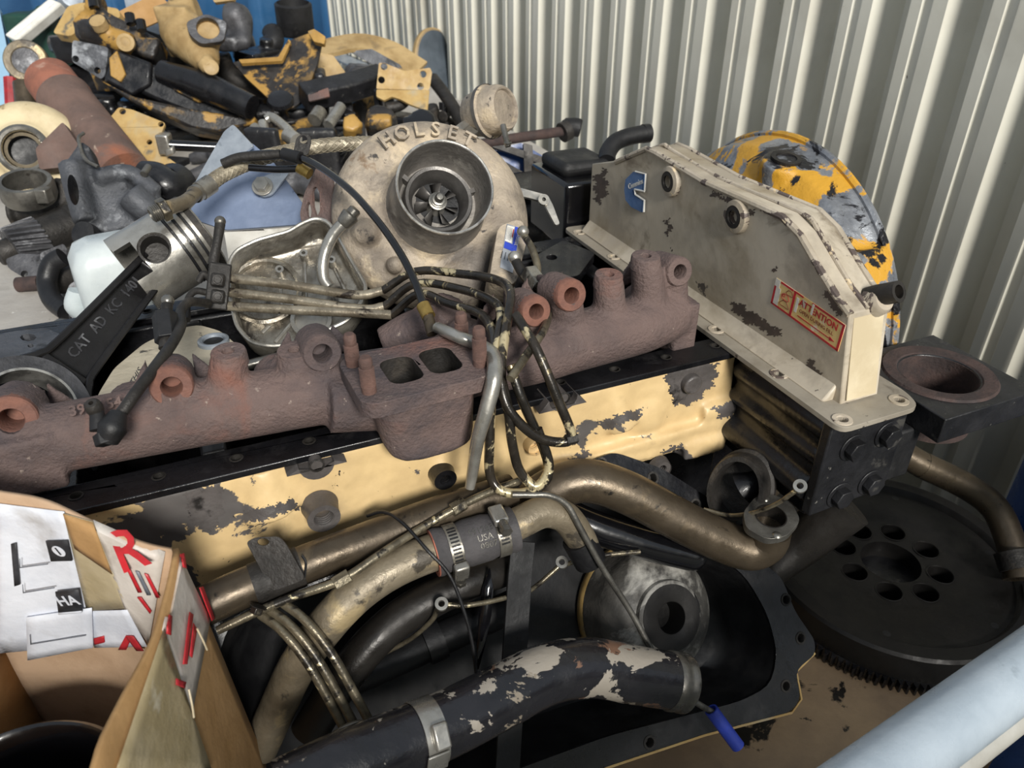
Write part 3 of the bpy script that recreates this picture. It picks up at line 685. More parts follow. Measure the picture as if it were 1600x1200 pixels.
# port legs to the rear and end foot
for a_ in (-.47, -.33, -.19, .02, .14, .25): m.tube([EP(a_, .055, .030), EP(a_, .115, .025)], [.028, .026], 14, 0)
m.box(PLN(1055, 490, LOG[-1], EY) - EZ*.012, EX*.016, EY*.026, EZ*.034)
e0 = ZP(20, 715, 1.08); m.box(e0, EX*.04, EY*.025, EZ*.028)
# collector body below the twin flange
FLC = 1.05 + .078
fl4 = [ZP(px, py, FLC) for px, py in ((561,640),(768,588),(716,514),(535,560))]
cc = sum(fl4, V())/4
fx = (fl4[1]-fl4[0]).normalized(); fy = (fl4[3]-fl4[0]); fy = (fy - fx*fy.dot(fx)).normalized()
hx = (fl4[1]-fl4[0]).length/2; hy = abs((fl4[3]-fl4[0]).dot(fy))/2
def loopz(sc_x, sc_y, dz, off=V((0, 0, 0))): return rrect(cc + off + EZ*dz, fx, fy, hx*sc_x, hy*sc_y, .02, 4)
ls = [loopz(.80, .86, -.012, fy*.006), loopz(.78, .84, -.04, fx*.004 + fy*.006), loopz(.76, .74, -.056, fx*.005 + fy*.004), loopz(.73, .50, -.072, fx*.006 - fy*.008), loopz(.68, .40, -.083, fx*.007 - fy*.014), loopz(.50, .25, -.090, fx*.008 - fy*.016)]
n = len(ls[0]); vs_ = [p for l in ls for p in l]; fs = [tuple(range(n)), tuple(range((len(ls)-1)*n, len(ls)*n))[::-1]]
for i in range(len(ls)-1):
    for k in range(n): fs.append((i*n+k, i*n+(k+1) % n, (i+1)*n+(k+1) % n, (i+1)*n+k))
m.add(vs_, fs)
m.tube([cc - fx*hx*1.25 - EZ*.042 + fy*.035, cc - EZ*.052 + fy*.03, cc + fx*hx*1.25 - EZ*.040 + fy*.035], [.028, .030, .028], 16, 4)
mfo = m.build('casting', 'rust', mf, remesh=.0028, sm=5)
pc = [ZP(627, 577, FLC), ZP(688, 562, FLC)]
k_ = MB()
for c_ in pc: k_.prism(rrect(c_ - EZ*.05, fx, fy, .0176, .0252, .011, 4), EZ*.08)
for c_, r_ in ep: k_.tube([c_ - EAX*.034, c_ + EAX*.02], r_*.5, 16, 0)
for top, base, r_ in tp: k_.tube([top - EZ*.022, top + EZ*.01], .0062, 12, 0)
cut(mfo, k_)
for top, base, r_ in tp:
    t = MB(); t.lathe([(r_*1.02, -.012), (r_*.98, .0005), (r_*.93, .0022), (.0062, .0022), (.0056, .001), (.0056, -.02), (0, -.02)], top, (EZ - EY*.06).normalized(), 28); t.build('bolt_tube_end', 'rust', mf)
for i, (c_, r_) in enumerate(ep):
    t = MB(); t.lathe([(r_*1.0, -.008), (r_*.97, .002), (r_*.9, .0035), (r_*.50, .0035), (r_*.46, .002), (r_*.46, -.03), (0, -.03)], c_, EAX, 28); t.build('bolt_eye', 'rust_orange' if i in (0, 1, 3, 4) else 'rust', mf)
# twin-port flange with its four studs
ports = [rrect(pc[0] - EZ*.016, fx, fy, .0165, .0240, .011, 4), rrect(pc[1] - EZ*.016, fx, fy, .0165, .0240, .011, 4)]
m = MB(); m.prism(rrect(cc - EZ*.016, fx, fy, hx, hy, .016, 5), EZ*.016, ports); fo = m.build('port_flange', 'rust', mf, bevel=.0015)
for pl in ports:
    m = MB(); c_ = sum(pl, V())/len(pl); n = len(pl)
    low = [c_ + (p-c_)*.97 - EZ*.032 for p in pl]; up_ = [p + EZ*.0155 for p in pl]
    vs_ = up_ + low; fs = [(k, (k+1) % n, n+(k+1) % n, n+k) for k in range(n)] + [tuple(range(n, 2*n))]
    m.add(vs_, fs); m.build('port_bore', 'dark_iron', fo)
for (bx_, by_, th) in ((552,570,(549,521)), (577,612,(574,557)), (722,534,(718,489)), (750,570,(748,511))):
    b_ = ZP(bx_, by_, FLC); tp_ = PLN(th[0], th[1], b_, EY); ax = (EZ + EX*-.01).normalized(); h = (tp_ - b_).length
    pr = [(0, -.004), (.0068, -.004), (.0068, .006)]
    nth = int((h-.016)/.0018)
    for i in range(nth): pr += [(.0070, .007+i*.0018), (.0056, .0079+i*.0018)]
    pr += [(.0062, h-.008), (.0060, h-.002), (.0045, h), (0, h)]
    t = MB(); t.lathe(pr, b_, ax, 18); t.build('stud', 'rust_stud', mf)
p0_ = near_log(130); text('3901 54', .013, PLN(150, 636, p0_ - EY*.021 + EZ*.0, EY), EX, (EZ*.75 + EY*.66), .0014, 'rust', mf, bold=.0003)

# ================================================================ TURBOCHARGER
TA = V((.27, -.73, .63)).normalized()
RIM = W(696, 292, .945); TC = RIM - TA*.082
tx, ty, _ = frame_of(TA, V((0, 0, 1)))                               # tx: horizontal to the right, ty: up in the disc plane
tu = thing('turbocharger', 'large dusty cast turbocharger with an open air inlet and compressor wheel', 'turbocharger', V((TC.x, TC.y, 1.05)))
def tpnt(ang, r, h): return TC + tx*(math.cos(R(ang))*r) + ty*(math.sin(R(ang))*r) + TA*h
# volute: a spiral of growing section, with a web joining it to the inlet
m = MB(); sp = []; rr_ = []
for i in range(26):
    f = i/25; ang = -62 + 335*f
    rt = .026 + .021*(1-f)
    sp.append(tpnt(ang, .137 - rt - .006*f, -.022 - .004*f)); rr_.append(rt)
m.tube(sp, rr_, 20, 2)
end = sp[0]; dirn = (sp[0]-sp[1]).normalized()
m.tube([sp[1], end, end + dirn*.05, end + dirn*.085], [.046, .047, .040, .038], 20, 3)
m.lathe([(0, -.055), (.115, -.055), (.118, -.03), (.105, -.004), (.085, .006), (.066, .012), (0, .012)], TC, TA, 56)
m.lathe([(0, -.01), (.073, -.01), (.069, .012), (.0635, .022), (0, .022)], TC, TA, 48)
m.ball(tpnt(192, .098, .006), .019, 14); m.ball(tpnt(225, .098, .014), .012, 12)
m.build('compressor_housing', 'cast_alu', tu, remesh=.0035, sm=5)
# inlet bell
m = MB(); m.lathe([(.068, .008), (.0625, .03), (.0605, .075), (.0610, .0815), (.0598, .0835), (.0580, .082), (.0560, .060), (.0530, .035), (.0500, .028), (0, .026)], TC, TA, 64); m.build('inlet', 'turbo_inlet', tu)
m = MB(); m.lathe([(.0612, .0800), (.0612, .0832), (.0600, .0840), (.0585, .0832)], TC, TA, 64); m.build('inlet_lip', 'bright_edge', tu)
# shroud ring, carried by webs
SC = TC - tx*.004 - ty*.004
m = MB(); m.lathe([(.0445, .029), (.0440, .052), (.0425, .0555), (.0385, .0545), (.0345, .046), (.0315, .038), (.0310, .028)], SC, TA, 56); m.build('shroud_ring', 'dark_alu', tu)
for a_ in (12, 132, 252): m = MB(); d = tx*math.cos(R(a_)) + ty*math.sin(R(a_)); m.box(SC + d*.048 + TA*.036, d*.006, TA.cross(d)*.003, TA*.006); m.build('shroud_web', 'dark_alu', tu)
m = MB(); m.lathe([(.0312, .0272), (0, .0268)], SC, TA, 40); m.build('bore_floor', 'rubber_black', tu)
# compressor wheel
imp = MB(); imp.lathe([(.013, .027), (.0095, .038), (.0085, .044), (0, .044)], SC, TA, 24); io = imp.build('compressor_wheel', 'silver', tu)
for k in range(7):
    a0 = k*360/7 + 15; vs_ = []
    for j, (hh, tw) in enumerate(((.0275, 26), (.034, 12), (.0405, 0))):
        for r_ in (.008, .0295 - .001*j):
            a_ = R(a0 + tw); vs_.append(SC + tx*math.cos(a_)*r_ + ty*math.sin(a_)*r_ + TA*hh)
    b = MB(); b.add(vs_, [(0, 1, 3, 2), (2, 3, 5, 4)]); b.build('blade', 'dark_alu', io, solid=.0008)
m = MB(); m.lathe([(r_*1.35, h_) for r_, h_ in ((.0088, .044), (.0088, .047), (.0072, .0475), (.0072, .050), (.0062, .0505), (.006, .053), (.0042, .0535), (.0040, .060), (.0030, .0625), (0, .063))], SC, TA, 24); m.build('shaft_nut', 'steel', tu)
# raised maker's letters round the top of the housing
for i, ch in enumerate('HOLSET'):
    an = 116 - i*12.5; d = tx*math.cos(R(an)) + ty*math.sin(R(an)); nrm = (TA*.8 + d*.6).normalized()
    text(ch, .027, TC + d*.1045 + TA*.0205, nrm.cross(d)*-1 if 0 else d.cross(nrm)*-1 if d.cross(nrm).dot(tx) < 0 else d.cross(nrm), d, .0022, 'cast_alu', tu, bold=.0004)
# name plate pad beside the inlet
pd = [W(px, py, t_) for px, py, t_ in ((778,352,.965),(816,340,.975),(824,372,.97),(806,446,.94),(764,440,.93))]
pn = (pd[1]-pd[0]).cross(pd[3]-pd[0]).normalized(); pn = -pn if pn.dot(CAM-pd[0]) < 0 else pn
pd = [p - pn*(p-pd[0]).dot(pn) for p in pd]
m = MB(); m.prism(rounded(pd, .012), -pn*.05); m.build('plate_pad', 'cast_alu', tu, bevel=.003)
PQ = lambda px, py, d=.0004: PLN(px, py, pd[0] + pn*d, pn)
m = MB(); m.prism([PQ(792,350), PQ(814,357), PQ(801,427), PQ(781,418)], pn*.0008); npl = m.build('name_plate', 'plate_alu', tu, smooth=None)
def npatch(ps, mt, nm, d=.0014): m = MB(); m.prism([PQ(px, py, d) for px, py in ps], pn*.0003); m.build(nm, mt, npl, smooth=None)
npatch([(805,354),(813,357),(806,394),(799,392)], 'badge_blue' if 0 else 'blue_plastic', 'blue_panel'); npatch([(789,377),(799,381),(808,385),(806,395),(787,387)], 'blue_plastic', 'blue_panel', .0016)
npatch([(793,352),(804,355),(799,380),(789,376)], 'sticker_white', 'print_panel'); npatch([(802,358),(803.5,358.5),(801,371),(799.6,370.5)], 'red_print', 'print_line', .0018)
for k in range(4): npatch([(794+k*2,354.5+k*.6),(794.6+k*2,354.7+k*.6),(790.6+k*2,374+k*.8),(790+k*2,373.6+k*.8)], 'grey_print', 'print_line', .0018)
xd_ = (PQ(803,392)-PQ(812,358)).normalized(); text('Holset', .0066, PQ(808.5,374,.002), xd_, pn.cross(xd_), .0001, 'white_paint', npl)
for k in range(3): npatch([(785+k*5,392+k*2),(786+k*5,392.4+k*2),(783.5+k*5,403+k*2),(782.5+k*5,402.6+k*2)], 'black_print', 'print_line', .0018)
# centre and turbine housings behind
m = MB(); m.lathe([(0, -.115), (.030, -.115), (.036, -.10), (.040, -.055), (0, -.055)], TC, TA, 32); m.build('centre_housing', 'dark_iron', tu)
# wastegate actuator on its bracket
AF = W(791, 168, 1.07); AA = V((.80, -.52, .30)).normalized(); m = MB()
m.lathe([(0, -.066), (.022, -.066), (.029, -.060), (.034, -.036), (.037, -.033), (.037, -.029), (.034, -.026), (.0335, -.012), (.031, -.004), (.028, 0), (.0255, -.001), (.024, -.0045), (0, -.003)], AF, AA, 44)
act = m.build('wastegate_canister', 'cast_alu', tu)
m = MB(); m.lathe([(.0375, -.034), (.0378, -.031), (.0375, -.028)], AF, AA, 44); m.build('crimp_ring', 'dark_alu', act)
n0 = W(786, 196, 1.05); m = MB(); m.tube([n0, W(790, 214, 1.045), W(794, 229, 1.045)], .0042, 12, 0); m.lathe([(.0055, 0), (.0058, .002), (.0042, .004)], W(793, 225, 1.045), EZ, 14); m.build('hose_nipple', 'steel', act)
a1 = W(748, 196, 1.09); m = MB(); m.sweep([W(722, 214, 1.06), W(738, 200, 1.08), a1], [(-.011, -.0015), (.011, -.0015), (.011, .0015), (-.011, .0015)], V((0, -.6, .8))); m.sweep([W(712, 206, 1.06), W(735, 188, 1.09)], [(-.006, -.002), (.006, -.002), (.006, .002), (-.006, .002)], V((0, -.6, .8))); m.build('actuator_bracket', 'silver', tu)
m = MB(); m.lathe([(0, -.003), (.0055, -.003), (.0055, .004), (0, .004)], W(736, 217, 1.055), V((0, -.7, .7)), 16); m.build('bracket_pin', 'white_metal', tu)
# ================================================================ OIL PAN LEANING ON THE BLOCK
F1 = ZP(1270, 1020, .70); F2 = ZP(950, 1195, .70); R1 = W(960, 708, .898)
PN = (F1-F2).cross(R1-F2).normalized(); PN = -PN if PN.z < 0 else PN
PA = (F1-F2).normalized(); PB = PN.cross(PA)                         # along the pan, up the slope
def PP(px, py, d=0.0): return PLN(px, py, F2 + PN*d, PN)
pan = thing('oil_pan', 'large black oil pan with a bolted flange leaning against the block', 'oil pan', V((.05, .5, .601)))
out_px = [(960,706),(1035,732),(1108,778),(1118,806),(1160,852),(1222,903),(1242,955),(1273,1000),(1274,1022),(1243,1048),(1251,1092),(1236,1112),(1100,1147),(950,1197),(800,1255)]
outer = [PP(*p) for p in out_px]
lf = outer[-1] - PA*.27; outer += [lf, lf + PB*.26, R1 - PA*.46 - PB*.006]
outer = rounded(outer, .012, 3)
inner_px = [(955,742),(1020,762),(1075,800),(1100,850),(1165,900),(1200,960),(1215,1020),(1205,1070),(1160,1095),(950,1150),(800,1205)]
inn = [PP(*p) for p in inner_px]; lf2 = inn[-1] - PA*.25; inn += [lf2 + PB*.02, lf2 + PB*.20, inn[0] - PA*.43 - PB*.002]
inn = rounded(inn, .02, 3)
fh = [(940,725),(1020,747),(1087,789),(1228,937),(1251,997),(1228,1072),(1015,1160)]
fh_l = [circ(PP(*p) , PN, .0052, 12) for p in fh]
m = MB(); m.prism(outer, -PN*.008, [inn] + fh_l); fo = m.build('flange', 'black_oily', pan, bevel=.0012)
for p in fh: m = MB(); m.lathe([(.0085, -.001), (.008, .0008), (.0055, .0008), (.005, -.001), (.005, -.012), (0, -.012)], PP(*p), PN, 16); m.build('bolt_hole_rim', 'dark_iron', fo)
# bare yellow edge of the flange along the front
m = MB(); ed = [PP(px, py, -.0095) for px, py in ((1272,1020),(1243,1049),(1251,1092),(1236,1113),(1100,1148),(950,1198),(800,1256))]
m.sweep(ed, [(-.0015, -.002), (.0012, -.002), (.0012, .002), (-.0015, .002)], PN); m.build('flange_edge', 'yellow_light', fo)
ci = sum(inn, V())/len(inn); n = len(inn)
l1 = [ci + (p-ci)*.985 - PN*.02 for p in inn]; l2 = [ci + (p-ci)*.93 - PN*.07 for p in inn]; l3 = [ci + (p-ci)*.86 - PN*.085 for p in inn]
vs_ = [p - PN*.004 for p in inn] + l1 + l2 + l3; fs = [(i*n+k, i*n+(k+1) % n, (i+1)*n+(k+1) % n, (i+1)*n+k) for i in range(3) for k in range(n)] + [tuple(range(3*n, 4*n))]
m = MB(); m.add(vs_, fs); m.build('bowl', 'pan_black', pan, smooth=50)
# rib of the rear pan wall
m = MB(); m.tube([PP(590, 822, -.010), PP(760, 772, -.010), PP(930, 724, -.010)], .0050, 10); m.build('rear_bead', 'primer', pan)

# ================================================================ FAN HUB IN THE PAN
HB = PP(1045, 985, -.083); t = thing('fan_hub', 'dusty stepped black hub with a round bore sitting in the oil pan', 'hub', HB)
HA = (PN + V((.03, -.10, .05))).normalized(); HC = PP(1046, 965, .012)
HC = PP(1048, 965, .0)
m = MB(); m.lathe([(0, -.05), (.0185, -.05), (.0185, .0), (.020, .002), (.040, .002), (.0425, 0), (.0435, -.006), (.055, -.009), (.065, -.015), (.073, -.026), (.076, -.040), (.077, -.060), (.080, -.064), (.081, -.074), (0, -.074)], HC, HA, 64)
m.build('hub_body', mat('hub_paint', '#3d3b38', '#55524d', (12, .4, .6), [('#b5b2aa', 9, .50, .60, .5), ('#77736c', 20, .56, .66), ('#1a191a', 16, .62, .66)], rough=.65, metal=.0, bump=.4, bscale=90), t)
m = MB(); m.lathe([(.0195, .0024), (.0385, .0024), (.0385, .0028), (.0195, .0028), (.0185, .002), (.0180, -.03), (0, -.03)], HC, HA, 48); m.build('bore_face', 'flywheel', t)
m = MB(); m.lathe([(.0815, -.066), (.0832, -.069), (.0832, -.078), (.0810, -.081)], HC, HA, 64); m.build('yellow_rim', 'yellow_light', t)

# ================================================================ PIPES OVER THE PAN
def pxtube(pts, r, **k): return MB().tube([W(*p) for p in pts], r, **k)
# long grey pipe with strap bracket
t = thing('long_pipe', 'long dull grey steel pipe with a strap bracket in front of the block', 'pipe', W(560, 880, .77))
pl = [(270,972,.685),(362,927,.704),(450,892,.722),(560,850,.748),(680,805,.780),(800,767,.812)]
pxtube(pl, .0185, seg=24).build('pipe', 'bronze_pipe', t)
m = MB(); m.tube([W(395,914,.7105), W(470,885,.727)], .0198, 24, 0); m.build('strap_band', 'dark_iron', t)
sb = [W(px, py, .698) for px, py in ((384,847),(398,840),(436,838),(447,850),(478,905),(425,925),(402,880))]
nn = (sb[2]-sb[0]).cross(sb[4]-sb[0]).normalized(); sb = [p - nn*(p-sb[0]).dot(nn) for p in sb]
hl = PLN(411, 847, sb[0], nn)
m = MB(); m.prism(rounded(sb, .006), nn*.0022, [circ(hl, nn, .0055, 14, None, .6)]); m.build('strap_tab', 'dark_iron', t, bevel=.0006)
hexbolt(W(404, 947, .688), V((-.3, -.5, -.6)).normalized(), .006, .006, 'strap_bolt', 'brass_line', t)
m = MB(); m.tube([W(472,868,.709), W(478,880,.708), W(476,902,.709)], .0012, 6); m.build('weld_line', 'rubber_black', t)
# bronze pipe with two-bolt flange
t = thing('coolant_pipe', 'bronze coloured bent pipe ending in an upturned two-bolt flange', 'pipe', W(1000, 800, .88))
bp = [(812,806,.852),(840,778,.848),(880,757,.848),(925,752,.852),(985,772,.86),(1060,812,.874),(1130,846,.885),(1172,858,.888),(1197,848,.882),(1206,826,.870)]
m = pxtube(bp, [.022,.0235,.0245,.0245,.0245,.0245,.0245,.0245,.0235,.022], seg=28); m.build('pipe', 'bronze_pipe', t)
fc = W(1202, 815, .868); fn = (EZ*.985 - EY*.10 - EX*.04).normalized(); fxx = (EX*.9 + EY*.45); fxx = (fxx - fn*fxx.dot(fn)).normalized(); fyy = fn.cross(fxx)
def fpl(d): return rounded([fc + fn*d + fxx*a + fyy*b for a, b in ((-.034, -.012), (-.016, -.026), (.016, -.028), (.034, -.010), (.034, .012), (.018, .027), (-.014, .027), (-.034, .014))], .008)
m = MB(); m.prism(fpl(0), fn*.009, [circ(fc, fn, .0175, 28), circ(fc + fxx*-.021 - fyy*.017, fn, .0045, 12), circ(fc + fxx*.021 + fyy*.017, fn, .0045, 12)]); m.build('flange', 'steel', t, bevel=.001)
m = MB(); m.lathe([(.0178, .0092), (.0165, .0095), (.0160, -.02), (0, -.02)], fc, fn, 28); m.build('flange_bore', 'dark_pipe', t)
for s_ in (-1, 1): hexless = MB(); hexless.ball(fc + fxx*s_*.021 + fyy*s_*.017 + fn*.008, .0055, 12, (1, 1, .6)); hexless.build('flange_pin', 'steel', t)
# black capped pipe
m = pxtube([(880,802,.880),(930,824,.884),(1010,850,.896),(1080,867,.906)], .019, seg=28); q_ = W(1080, 867, .906)
t = thing('capped_pipe', 'short glossy black pipe with a rounded closed end under the bronze pipe', 'pipe', q_ - EZ*.03)
m.build('pipe', 'black_gloss', t); m = MB(); m.ball(q_, .019, 20); m.build('end_cap', 'black_gloss', t)
o = pxtube([(1205,893,.991),(1255,845,.99),(1322,786,.965)], [.02,.03,.035], seg=24).build('grey_shell', 'dark_pipe'); tag(o, 'dull grey tapered tube below the black mount plate', 'tube')
# tan pipe with rubber hose and clamps
t = thing('hose_pipe', 'worn tan pipe joined by a grey rubber hose with two worm clamps', 'pipe', W(690, 880, .79))
m = pxtube([(404,1172,.775),(432,1110,.766),(464,1042,.742),(507,980,.722),(560,925,.728),(620,886,.742),(690,858,.757),(730,846,.765)], .0185, seg=24); m.build('lower_pipe', 'worn_tan_pipe', t)
m = pxtube([(770,838,.772),(815,815,.782),(850,800,.792),(882,808,.802),(905,838,.815),(917,866,.825)], .0165, seg=24); m.build('upper_pipe', 'worn_tan_pipe', t)
m = pxtube([(903,842,.815),(912,858,.821),(922,876,.828)], .0178, seg=24, wall=.004); m.build('pipe_end', 'rubber_black', t)
h0 = W(678, 864, .754); h1 = W(803, 826, .779); hd = (h1-h0); hl_ = hd.length; hd.normalize()
m = MB(); m.lathe([(.0190, 0), (.0238, 0), (.0242, .004), (.0225, .012), (.0222, .026), (.0238, .034), (.0236, hl_-.03), (.0222, hl_-.024), (.0222, hl_-.010), (.0236, hl_-.004), (.0232, hl_), (.0175, hl_)], h0, hd, 40); hs = m.build('rubber_hose', 'rubber_hose', t)
m = MB(); m.lathe([(.0188, -.001), (.0236, -.001), (.0232, .0015), (.0188, .0015)], h0, hd, 40); m.build('hose_end_ply', 'hose_red', hs)
vx = (CAM - h0); vx = (vx - hd*vx.dot(hd)).normalized(); vy_ = hd.cross(vx)
for pos, sgn in ((.019, -1), (hl_-.017, 1)):
    m = MB(); m.lathe([(.0232, -.0062), (.0238, -.0062), (.0238, .0062), (.0232, .0062)], h0 + hd*pos, hd, 40); cl = m.build('worm_clamp', 'silver_dirty', t)
    for k in range(-4, 7):
        a_ = R(k*9 + (8 if sgn > 0 else -8)); d = vx*math.cos(a_) + vy_*math.sin(a_)*-1
        s = MB(); s.box(h0 + hd*pos + d*.0239, hd*.0042, d.cross(hd)*.0009, d*.0004); s.build('band_slot', 'rubber_black', cl)
    a_ = R(-38 if sgn > 0 else 62); d = vx*math.cos(a_) + vy_*math.sin(a_)
    g = d.cross(hd)
    if g.dot(_UP) > 0: g = -g
    hcx = h0 + hd*pos + d*.0275
    s = MB(); s.box(hcx, hd*.0075, g*.011, d*.0045); s.build('clamp_housing', 'silver', cl, bevel=.002)
    s = MB(); s.tube([hcx + g*.010, hcx + g*.019], .0052, 12, 0); s.prism(hexprof(hcx + g*.018, g, .006), g*.006); s.build('clamp_screw', 'steel', cl)
dn = (vx*.99 + _UP*.1); up2 = hd.cross(vx); up2 = up2 if up2.dot(_UP) > 0 else -up2
for i, (s_, vv) in enumerate((('591283', .008), ('USA', .0), ('0807', -.008))):
    nn2 = (vx + up2*vv/.0236).normalized(); text(s_, .0088, h0 + hd*(hl_*.55 + i*.002) + nn2*.0240, hd, nn2.cross(hd)*(1 if nn2.cross(hd).dot(_UP) > 0 else -1), .00015, 'steel', hs)
# dark pipes deep in the pan
o = pxtube([(482,1146,.768),(522,1082,.765),(578,1008,.770),(643,953,.785),(740,906,.810),(800,884,.842)], .0190, seg=24).build('dark_pipe', 'dark_pipe'); tag(o, 'dark curved pipe lying in the pan just below the tan pipe', 'pipe')
t = thing('dark_hose', 'dark straight hose with a collar lying deep in the oil pan', 'hose', W(640, 1030, .84))
pxtube([(525,1072,.80),(600,1038,.812),(680,1002,.83),(800,947,.86)], .018, seg=20).build('tube', 'rubber_black', t)
pxtube([(664,1008,.822),(690,996,.828)], .0225, seg=24, sm=0).build('collar', 'rubber_black', t)
o = pxtube([(622,990,.812),(668,957,.820),(720,928,.834)], .0105, seg=14).build('ribbed_hose', 'rubber_black'); tag(o, 'thin black hose between the dark pipe and banjo line', 'hose')
# flat bar and glossy strip hanging over the pan
m = MB(); m.sweep([W(817, 846, .808), W(812, 900, .803), W(800, 1080, .790), PP(790, 1240, .0025)], [(-.0135, -.002), (.0135, -.002), (.0135, .002), (-.0135, .002)], PN); o = m.build('flat_bar', 'black_matte', bevel=.0006); tag(o, 'flat black steel bar running down across the oil pan', 'bar')
m = MB(); vs_ = []
for px, py, wpx in ((765,888,1),(762,920,9),(758,960,10),(752,1000,8),(747,1045,1)):
    for s_ in (-1, 1): vs_.append(W(px + s_*wpx, py, .792))
m.add(vs_, [(2*i, 2*i+1, 2*i+3, 2*i+2) for i in range(4)]); o = m.build('rubber_strip', 'black_gloss', solid=.004); tag(o, 'thin glossy black rubber strip beside the flat bar', 'strip')

# big chipped elbow across the front
t = thing('intake_elbow', 'large black pipe elbow with flaking paint across the front of the pan', 'pipe', W(800, 1130, .78))
pe = [(440,1245,.610),(520,1205,.628),(600,1172,.65),(690,1135,.677),(780,1090,.706),(850,1055,.732),(920,1043,.755),(990,1054,.775),(1062,1066,.795)]
pth = [W(*p) for p in pe]; m = MB(); m.tube(pth, .0285, 32, 6, wall=.003); m.build('pipe', 'chipped_pipe', t)
e1 = (pth[-1]-pth[-2]).normalized()
m = MB(); m.lathe([(.0286, -.016), (.0300, -.013), (.0300, -.009), (.0288, -.006), (.0288, -.002), (.0302, 0), (.0302, .004), (.0285, .006), (.0262, .006), (.0262, -.03)], pth[-1], e1, 48); m.build('end_bead', 'steel', t)
c0, c1 = W(648, 1152, .664), W(682, 1139, .6745); cdv = (c1-c0).normalized()
m = MB(); m.lathe([(.0287, 0), (.0296, 0), (.0296, .020), (.0287, .020)], c0, cdv, 48); cl = m.build('band_clamp', 'silver', t)
vx = (CAM-c0); vx = (vx - cdv*vx.dot(cdv)).normalized(); vy_ = cdv.cross(vx); a_ = R(12); d = vx*math.cos(a_) + vy_*math.sin(a_)
m = MB(); m.box(c0 + cdv*.012 + d*.0320, cdv*.007, d.cross(cdv)*.011, d*.0030); m.build('clamp_buckle', 'silver', cl, bevel=.002)
m = MB(); d = vx*math.cos(R(55)) + vy_*math.sin(R(55)); m.box(c0 + cdv*.008 + d*.0305, cdv*.010, d.cross(cdv)*.010, d*.0010); m.build('clamp_tail', 'silver', cl, bevel=.0008)
# wire ring beside the elbow
o = pxtube([(505,1235,.63),(500,1180,.645),(520,1150,.66),(560,1130,.675),(600,1140,.68)], .003, seg=10).build('wire_ring', 'steel'); tag(o, 'bent steel wire loop by the clamp end of the chipped elbow', 'wire')

# ================================================================ THIN LINES
GL = 'oil and injector lines'
def banjo(px, py, t_, r_, parent, axis=None):
    c_ = W(px, py, t_); ax = axis or ((CAM - c_).normalized() + V((0, 0, .4))).normalized()
    m = MB(); m.lathe([(r_*.5, -.003), (r_, -.003), (r_*1.04, 0), (r_, .003), (r_*.5, .003), (r_*.46, 0), (r_*.5, -.003)], c_, ax, 24); m.build('banjo_eye', 'silver', parent)
t = thing('leak_off_line', 'thin steel leak-off line with three banjo eyes over the oil pan', 'fuel line', W(880, 890, .87))
pxtube([(1243,767,.818),(1215,786,.835),(1180,800,.862),(1140,805,.889),(1100,796,.905)], .0026, seg=10).build('line', 'brass_line', t)
pxtube([(1000,862,.872),(940,868,.862),(905,876,.852),(886,881,.845)], .0026, seg=10).build('line', 'brass_line', t)
pxtube([(872,886,.842),(845,910,.838),(825,925,.825)], .0026, seg=10).build('line', 'brass_line', t)
pxtube([(790,934,.785),(760,941,.775),(725,946,.766),(698,945,.762)], .0026, seg=10).build('line', 'brass_line', t)
pxtube([(684,951,.762),(674,970,.772),(642,998,.785),(602,1020,.792)], .0026, seg=10).build('line', 'brass_line', t)
banjo(1250, 760, .815, .0072, t); banjo(878, 879, .845, .0068, t); banjo(690, 944, .762, .0066, t)
t = thing('capped_line', 'thin grey steel line with a blue plastic end cap crossing the hub', 'fuel line', W(1000, 980, .87))
pxtube([(800,773,.764),(830,773,.768),(858,774,.772),(885,788,.779),(905,822,.787),(940,885,.805),(985,955,.824),(1015,1010,.832),(1040,1055,.838),(1080,1092,.845),(1117,1115,.848)], .0034, seg=12).build('line', 'steel', t)
pxtube([(1111,1109,.847),(1130,1135,.85),(1153,1166,.853)], .0078, seg=18, sm=0, wall=.002).build('blue_cap', 'blue_plastic', t)
o = pxtube([(574,806,.775),(600,800,.762),(630,818,.745),(668,860,.729),(700,895,.733),(720,940,.74),(737,1000,.75),(746,1068,.76)], .0018, seg=8).build('black_wire', 'rubber_black'); tag(o, 'thin black wire hanging in front of the rubber hose', 'wire')
t = thing('drain_line', 'thin brassy line with two union nuts running along the long grey pipe', 'fuel line', W(530, 930, .76))
pxtube([(340,985,.69),(400,957,.697),(460,932,.703),(535,905,.709),(600,862,.726),(660,824,.751),(715,793,.764),(760,771,.777),(810,752,.79)], .0042, seg=12).build('line', 'brass_line', t)
for a_, b_ in (((522,914,.705),(546,899,.710)), ((706,798,.761),(726,786,.767))):
    p, q_ = W(*a_), W(*b_); m = MB(); m.prism(hexprof(p, q_-p, .0072), q_-p); m.build('union_nut', 'brass_line', t, bevel=.0006)
for i in range(3):                                                   # three lines dropping left of the elbow
    dx = (0, 15, 36)[i]; dy = (0, -7, -17)[i]
    o = pxtube([(400+dx,955+dy,.709),(440+dx,985+dy,.699),(480+dx,1035+dy,.697),(520+dx,1105+dy,.702),(552+dx,1165+dy,.710)], .0044, seg=12).build('injector_line', 'brass_line')
    tag(o, ('short bent injector line next to the cardboard box', 'middle of three short bent injector lines left of the elbow', 'short bent injector line nearest the worn tan pipe')[i], 'injector line', 'three injector lines by the box')
